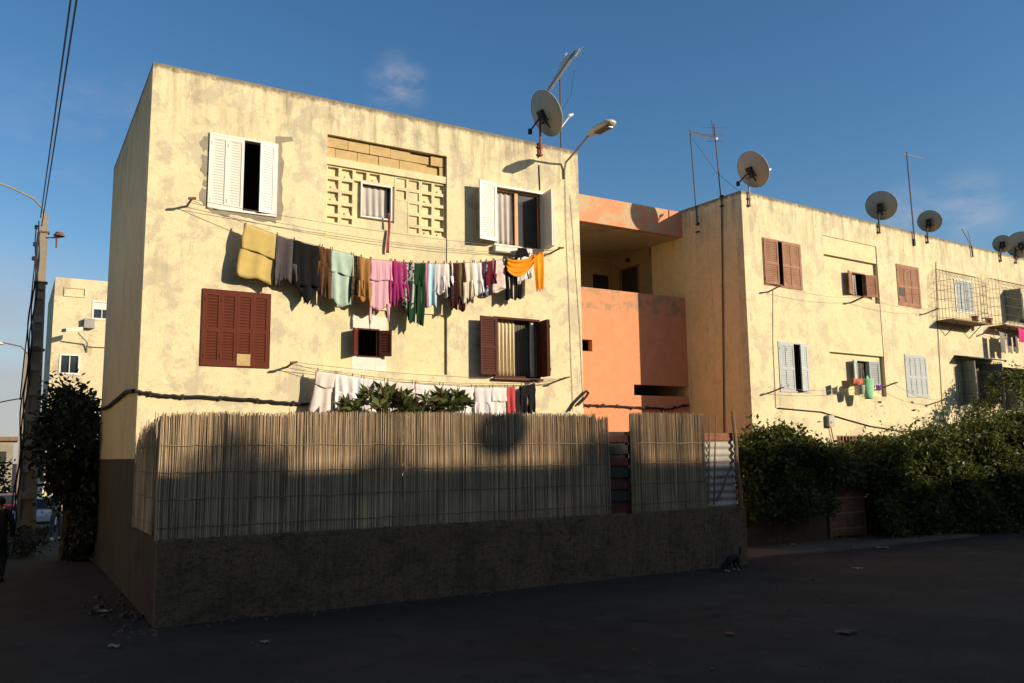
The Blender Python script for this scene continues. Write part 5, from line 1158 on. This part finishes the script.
# ------------------------------------------------------------------ people and cat
def skinobj(name, verts, edges, m, parent=None, root=0, sub=2, loc=(0, 0, 0)):
    me = bpy.data.meshes.new(name); me.from_pydata([v[:3] for v in verts], edges, []); me.materials.append(m)
    o = bpy.data.objects.new(name, me); COL.objects.link(o); o.parent = parent; o.location = loc
    md = o.modifiers.new('skin', 'SKIN'); md.use_smooth_shade = True
    me.skin_vertices.new() if not me.skin_vertices else None
    sv = me.skin_vertices[0].data
    for i, v in enumerate(verts): sv[i].radius = (v[3], v[4] if len(v) > 4 else v[3])
    sv[root].use_root = True
    s = o.modifiers.new('smooth', 'SUBSURF'); s.levels = sub; s.render_levels = sub
    return o
def person(label, loc, rz, hgt, legs, arms, tops, shirt, trousers, sleeves=.55, hair=True):
    """arms: per side (elbow, hand) offsets; built for 1.70 m, facing -Y"""
    t = thing('person', label, 'person', loc, rz); t.scale = (hgt/1.70,)*3
    V = [(0, 0, .92, .145, .10), (0, 0, 1.10, .125, .09), (0, 0, 1.30, .155, .10), (0, 0, 1.43, .10, .075), (0, -.005, 1.50, .05), (0, -.012, 1.555, .06, .065), (0, -.02, 1.62, .074, .09), (0, -.01, 1.68, .055, .07)]
    Ed = [(0, 1), (1, 2), (2, 3), (3, 4), (4, 5), (5, 6), (6, 7)]
    def addc(start, pts):
        prev = start; idx = []
        for p in pts: V.append(p); Ed.append((prev, len(V)-1)); prev = len(V)-1; idx.append(prev)
        return idx
    leg_i, arm_i = [], []
    for s, (kn, an) in zip((-1, 1), legs):
        leg_i.append(addc(0, [(s*.095, 0, .84, .085), (s*.10+kn[0], kn[1], .49, .058), (s*.10+an[0], an[1], .09+an[2], .04), (s*.10+an[0], an[1]-.10, .035+an[2], .035), (s*.10+an[0], an[1]-.18, .03+an[2], .025)]))
    for s, (el, ha) in zip((-1, 1), arms):
        idx = addc(3, [(s*.175, 0, 1.40, .055), (s*.19+el[0], el[1], 1.14+el[2], .042), (s*.19+ha[0], ha[1], ha[2], .028)])
        d = Vector((s*.19+ha[0]-s*.19-el[0], ha[1]-el[1], ha[2]-1.14-el[2])).normalized(); h = Vector(V[idx[-1]][:3]); arm_i.append(idx)
        pal = h+d*.06; pi = addc(idx[-1], [(*pal, .032, .018)])[0]; sdv = d.cross(Vector((1, 0, 0))).normalized()
        for f in range(4): b = pal+d*.03+sdv*(.018*(f-1.5)); addc(pi, [(*b, .010), (*(b+d*(.035+.008*(1-abs(f-1.5)))+Vector((-s*.008, 0, 0))), .009), (*(b+d*(.06+.01*(1-abs(f-1.5)))+Vector((-s*.02, 0, 0))), .007)])
        b = pal-d*.02+sdv*.035; addc(pi, [(*b, .010), (*(b+d*.03+sdv*.012), .009)])
    skinobj('body', V, Ed, M['skin'], t)
    # face: nose and ears sit on the head surface
    mb = MB(); mb.obox((0, -.112, 1.615), (.012, 0, 0), (0, .014, 0), (0, 0, .022)); mb.build('nose', M['skin'], t)
    for s in (-1, 1):
        mb = MB(); mb.lathe([(0, .004), (.011, .002), (.011, -.004), (0, -.005)], (s*.03, -.103, 1.635), (0, -1, 0), 10); mb.build('eye', M['hair'], t)
        mb = MB(); mb.obox((s*.079, -.01, 1.615), (.008, 0, 0), (0, .02, 0), (0, 0, .03)); mb.build('ear', M['skin'], t)
    mb = MB(); mb.grid(lambda p, q: (.092*math.sin(6.283*p)*math.sin(.04+1.75*q*(1-.25*max(0, -math.cos(6.283*p)))), -.01+.112*math.cos(6.283*p)*math.sin(.04+1.75*q*(1-.25*max(0, -math.cos(6.283*p)))), 1.63+.115*math.cos(.04+1.75*q*(1-.25*max(0, -math.cos(6.283*p))))), 18, 10); mb.build('hair', M['hair'], t, smooth=True, solid=.012)
    # clothes: the same skeleton a little fatter
    g = .016
    Vs = [tuple(V[i][:3])+tuple(r_+g for r_ in (V[i][3], V[i][4] if len(V[i]) > 4 else V[i][3])) for i in (0, 1, 2)]+[(0, 0, 1.42, .12, .095)]
    Vs[0] = (0, 0, .90, .165, .125) if sleeves <= 1 else (0, 0, .70, .185, .165)
    if sleeves > 1: Vs[1] = (0, 0, 1.08, .175, .145); Vs[2] = (0, 0, 1.30, .19, .135); Vs[3] = (0, 0, 1.46, .12, .10)
    Es = [(0, 1), (1, 2), (2, 3)]
    for idx in arm_i:
        s0 = V[idx[0]]; e = V[idx[1]]; h = V[idx[2]]; Vs.append((*s0[:3], .072)); Es.append((3, len(Vs)-1)); 
        pe = Vector(s0[:3]).lerp(Vector(e[:3]), min(1, sleeves)); Vs.append((*pe, .06)); Es.append((len(Vs)-2, len(Vs)-1))
        if sleeves > 1: ph = Vector(e[:3]).lerp(Vector(h[:3]), sleeves-1); Vs.append((*ph, .045)); Es.append((len(Vs)-2, len(Vs)-1))
    skinobj('shirt' if sleeves <= 1 else 'coat', Vs, Es, shirt, t)
    Vt = [(0, 0, .97, .15, .11), (0, 0, .90, .16, .115)]; Et = [(0, 1)]
    for idx in leg_i:
        a, b_, c_ = V[idx[0]], V[idx[1]], V[idx[2]]; k = len(Vt); Vt += [(*a[:3], .10), (*b_[:3], .076), (*c_[:3], .062)]; Et += [(1, k), (k, k+1), (k+1, k+2)]
    skinobj('trousers', Vt, Et, trousers, t)
    for idx in leg_i:
        a = V[idx[2]]; mb = MB(); n = 10
        mb.add([(a[0]+.05*math.cos(6.283*k/n), a[1]-.07+.13*math.sin(6.283*k/n), a[2]-.09+zz) for zz in (0, .05) for k in range(n)]+[(a[0]+.035*math.cos(6.283*k/n), a[1]-.05+.09*math.sin(6.283*k/n), a[2]-.09+.09) for k in range(n)],
               [(j*n+k, j*n+(k+1) % n, (j+1)*n+(k+1) % n, (j+1)*n+k) for j in range(2) for k in range(n)]+[tuple(range(n-1, -1, -1)), tuple(range(2*n, 3*n))]); mb.build('shoe', tops, t, smooth=True)
    return t
denim = fb('blue denim', (.10, .13, .19)); pale = fb('pale blue shirt', (.42, .45, .50)); black = fb('black coat', (.028, .027, .030))
yq = 33.0
for _ in range(6): q = gpix(55, 540, gz(0, yq)); yq = q[1]
person('person in a pale blue shirt and jeans standing with hands on hips in the alley', (q[0], q[1], gz(0, yq)), R(15), (540-488)/F_PX*float((np.array(q)-CAMO) @ FW)*1.0,
       [((-.02, -.02), (-.03, 0, 0)), ((.02, .0), (.05, .03, 0))], [((-.16, .04, .02), (-.02, -.06, 1.03)), ((.14, .03, .02), (.03, -.06, 1.03))], M['white_paint'], pale, denim)
q = gpix(-5, 582, 0)
person('person in a dark coat walking at the left edge of the picture', (q[0], q[1], 0), R(170), 1.70, [((0, -.16), (0, .05, .0)), ((.0, .02), (0, .30, .05))], [((-.06, -.06, 0), (-.05, -.16, .88)), ((.07, .08, 0), (.07, .05, .86))], M['tyre'], black, black, sleeves=1.95)
# cat: head lowered to the ground, at the right end of the wall
q = gpix(733, 571, .0)
ct = thing('cat', 'black cat with white paws sniffing the ground at the end of the wall', 'cat', (q[0], q[1], .004), R(8)); s = 1.25
V = [(.10, 0, .215, .052, .058), (.02, 0, .215, .060, .062), (-.08, 0, .205, .055, .062), (-.145, 0, .185, .045, .050), (-.20, 0, .135, .032), (-.245, 0, .090, .042, .040), (-.285, 0, .065, .026), (-.305, 0, .055, .016),
     (.145, 0, .215, .03), (.20, 0, .25, .017), (.235, 0, .32, .015), (.225, 0, .38, .011)]
Ed = [(0, 1), (1, 2), (2, 3), (3, 4), (4, 5), (5, 6), (6, 7), (0, 8), (8, 9), (9, 10), (10, 11)]
for sy in (-1, 1):
    k = len(V); V += [(.105, sy*.045, .155, .036), (.085, sy*.05, .105, .020), (.13, sy*.05, .06, .013), (.115, sy*.05, .012, .014), (.09, sy*.05, .010, .012)]; Ed += [(0, k), (k, k+1), (k+1, k+2), (k+2, k+3), (k+3, k+4)]
    k = len(V); V += [(-.13, sy*.04, .13, .026), (-.12+sy*.02, sy*.042, .07, .015), (-.135+sy*.02, sy*.042, .012, .014), (-.16+sy*.02, sy*.042, .010, .012)]; Ed += [(3, k), (k, k+1), (k+1, k+2), (k+2, k+3)]
V = [(a*s, b*s, c*s, *[r_*s for r_ in rr]) for a, b, c, *rr in V]
skinobj('body', V, Ed, M['black_fur'], ct, root=1)
for sy in (-1, 1):
    mb = MB(); mb.lathe([(.016*s, 0), (.010*s, .02*s), (.001, .038*s)], (-.235*s, sy*.026*s, .122*s), (.1, sy*.25, 1), 8); mb.build('ear', M['black_fur'], ct)
    for xx in (-.15+sy*.02, .10): mb = MB(); mb.lathe([(.001, -.018*s), (.016*s, -.012*s), (.018*s, 0), (.012*s, .012*s), (.001, .016*s)], (xx*s, sy*(.046 if xx > 0 else .042)*s, .014*s), (1, 0, 0), 10); mb.build('paw', M['white_fur'], ct, smooth=True)

# ------------------------------------------------------------------ litter and rubble
random.seed(3)
for px, py, sx, sy, m, lab in ((846, 633, .22, .10, 'pave', 'flat pale scrap of board on the asphalt in the foreground'), (857, 569, .14, .08, 'paper', 'crumpled paper scrap on the road near the hedge'), (793, 547, .16, .06, 'paper', 'torn paper on the pavement by the low wall'), (882, 548, .32, .05, 'paper', 'long strip of paper before the hedge'),
                           (850, 548, .09, .08, 'terracotta', 'orange wrapper on the ground before the plank door'), (104, 612, .22, .08, 'paper', 'white scrap lying in the dirt beside the garden wall'), (114, 647, .14, .05, 'paper', 'thin white scrap at the edge of the dirt'), (265, 643, .07, .05, 'paper', 'tiny white scrap on the asphalt below the wall'), (730, 635, .1, .06, 'terracotta', 'small brown wrapper on the open asphalt')):
    q = gpix(px, py, .01); mb = MB(); n = 5
    z0 = .067 if (14.6 < q[0] < 24.2 and 14.4 < q[1] < 16.95) else .012
    hgt = [[random.uniform(0, .035) for _ in range(n+1)] for _ in range(n+1)]; ang = random.uniform(-.5, .5)
    mb.grid(lambda a, b: ((a-.5)*sx, (b-.5)*sy*2+.03*math.sin(a*6), hgt[int(round(a*n))][int(round(b*n))]), n, n)
    tag(mb.build('litter', M[m], None, (q[0], q[1], z0), ang, solid=.004), lab, 'litter', 'litter on the ground')
mb = MB()
for k in range(80):
    x = 2.0-abs(random.gauss(0, .35)); y = random.uniform(13.2, 17.5); r_ = random.choice((.015, .02, .03, .03, .06)) * random.uniform(.6, 1.3)
    c = (x-1.5, y-15, r_*.5); vs = []
    for a in range(4):
        for b_ in (-1, 1): vs.append((c[0]+r_*random.uniform(.6, 1.2)*math.cos(a*1.57), c[1]+r_*random.uniform(.6, 1.2)*math.sin(a*1.57), c[2]+b_*r_*random.uniform(.3, .6)))
    mb.add(vs, [(0, 1, 3, 2), (2, 3, 5, 4), (4, 5, 7, 6), (6, 7, 1, 0), (1, 7, 5, 3), (0, 2, 4, 6)])
tag(mb.build('rubble', M['rubble'], None, (1.5, 15, 0)), 'loose stones and rubble along the foot of the garden wall in the alley', 'rubble', kind='stuff')

mb = MB()
for k in range(420):
    if k < 260: x, y = random.uniform(2.1, 14.5), 13.87-abs(random.gauss(0, .22))
    else: x, y = random.uniform(2, 26), random.uniform(5, 13.2)
    r_ = random.choice((.008, .012, .012, .02, .03))*random.uniform(.6, 1.3); c = (x-8, y-12, .004+r_*.4); vs = []
    for a in range(4):
        for b_ in (-1, 1): vs.append((c[0]+r_*random.uniform(.6, 1.2)*math.cos(a*1.57), c[1]+r_*random.uniform(.6, 1.2)*math.sin(a*1.57), c[2]+b_*r_*random.uniform(.3, .6)))
    mb.add(vs, [(0, 1, 3, 2), (2, 3, 5, 4), (4, 5, 7, 6), (6, 7, 1, 0), (1, 7, 5, 3), (0, 2, 4, 6)])
tag(mb.build('gravel', M['pave'], None, (8, 12, 0)), 'fine gravel and grit along the foot of the low wall and on the road', 'gravel', kind='stuff')

# ------------------------------------------------------------------ the other side of the street (behind the photographer), which shades the road
def street_block(label, x0, x1, y1, y0, H, m):
    t = thing('apartment_building', label, 'apartment building', (x0, y1, 0)); L, D = x1-x0, y1-y0
    wins = [(u, u+1.2, z, z+1.3) for u in [1.5+k*3.2 for k in range(int((L-2)/3.2))] for z in (1.2, 4.2, 7.2)]
    f = MB(); wall_holes(f, 0, L, -.2, H, wins, 0, .25); f.build('wall', m, t); t.rotation_euler = (0, 0, math.pi); t.location = (x1, y1, 0)
    mb = MB(); mb.box(0, .2, .252, D, -.2, H); mb.box(L-.2, L, .252, D, -.2, H); mb.box(.201, L-.201, D-.2, D, -.2, H); mb.build('wall', m, t)
    mb = MB(); mb.box(.203, L-.203, .253, D-.203, H-.5, H-.3); mb.build('roof', M['roof'], t)
    mb = MB(); mb.box(.203, L-.203, 1.5, 1.6, 0, H-.51); mb.build('interior_wall', M['inside'], t)
    for (a, b_, c, d) in wins:
        w_ = Win(t, (a, b_, c, d), M['brown_paint'], fw=.05, proud=.02, mid=.5); w_.pane()
def side_house(label, x, y0, y1, H, m):
    t = thing('house', label, 'house', (x, y1, 0), -math.pi/2); L, D = y1-y0, 7.0
    wins = [(u, u+1.1, z, z+1.3) for u in [1.2+k*3.4 for k in range(int((L-2)/3.4))] for z in (1.1, 4.1)]
    f = MB(); wall_holes(f, 0, L, -1, H, wins, 0, .25); f.build('wall', m, t, (0, 0, 0)); t.rotation_euler = (0, 0, math.pi/2); t.location = (x, y0, 0)
    mb = MB(); mb.box(0, .2, .252, D, -1, H); mb.box(L-.2, L, .252, D, -1, H); mb.box(.201, L-.201, D-.2, D, -1, H); mb.build('wall', m, t)
    mb = MB(); mb.box(.203, L-.203, .253, D-.203, H-.5, H-.3); mb.build('roof', M['roof'], t)
    mb = MB(); mb.box(.203, L-.203, 1.5, 1.6, 0, H-.51); mb.build('interior_wall', M['inside'], t)
    for q in wins: w_ = Win(t, q, M['brown_paint'], fw=.05, proud=.02, mid=.5); w_.pane()
side_house('sunlit cream house on the other side of the alley, left of the picture', -4.2, 15, 34, 7.0, M['cream_side'])
TOP0 = 11.62
street_block('plain apartment block across the street, behind the photographer', 4, 35.3, -8, -18, TOP0, M['cream_flat'])
street_block('ochre apartment block across the street, one metre taller than its left neighbour', 35.5, 41.5, -8, -18, 12.65, M['ochre_side'])
street_block('unseen tall block added behind the photographer to the left to cut sky light', -34, 3.8, -8, -20, 22, M['cream_flat'])  # added to block blue sky light from behind on the left
street_block('slightly lower apartment block across the street, further to the right', 41.7, 80, -8, -18, 11.25, M['cream_side'])
def occ(px, py):   # where a ray from this lit or shaded fence point towards the sun meets the far roof edge
    p = FF.at(px, py); W = FF.w(p.x, p.y, p.z); k = (-8.6-W.y)/SDIR.y; return W+SDIR*k
for px, py, rr, n, lab, sd in ((228, 450, .36, 700, 'unseen bush added to bump the fence shadow, at its left', 41), (262, 462, .3, 500, 'smaller unseen bush added to bump the fence shadow', 42), (392, 466, .36, 600, 'third unseen bush added to bump the fence shadow', 43), (600, 452, .40, 700, 'unseen bush added to bump the fence shadow, beyond the dish', 44), (624, 442, .42, 700, 'last unseen bush added to bump the fence shadow', 45)):
    W = occ(px, py); blob_bush(lab, 'bush', (W.x, W.y, W.z-.15), (rr, rr, rr), n, sd, .11, M['leaf'], 3)  # leaf clumps added to make the shadow edge on the fence uneven
W = occ(507, 430); t = thing('satellite_dish', 'unseen dish added across the street to cast the round fence shadow', 'satellite dish', (W.x, W.y, TOP0)); n = SDIR; cz = W.z-TOP0  # added dish, turned to the sun to cast a round shadow
mb = MB(); mb.lathe([(.001, 0)]+[(.46*k/6, .1*(k/6)**2) for k in range(1, 7)], (0, 0, cz), n, 28); mb.build('reflector', M['dish'], t, smooth=True, solid=.006)
mb = MB(); mb.tube([(0, 0, -.4), (0, 0, cz)], .03, 8); mb.build('mast', M['galv'], t); mb = MB(); mb.tube([(0, 0, cz-.4), (n.x*.4, n.y*.4, cz-.3)], .02, 6); mb.build('feed_arm', M['galv'], t)
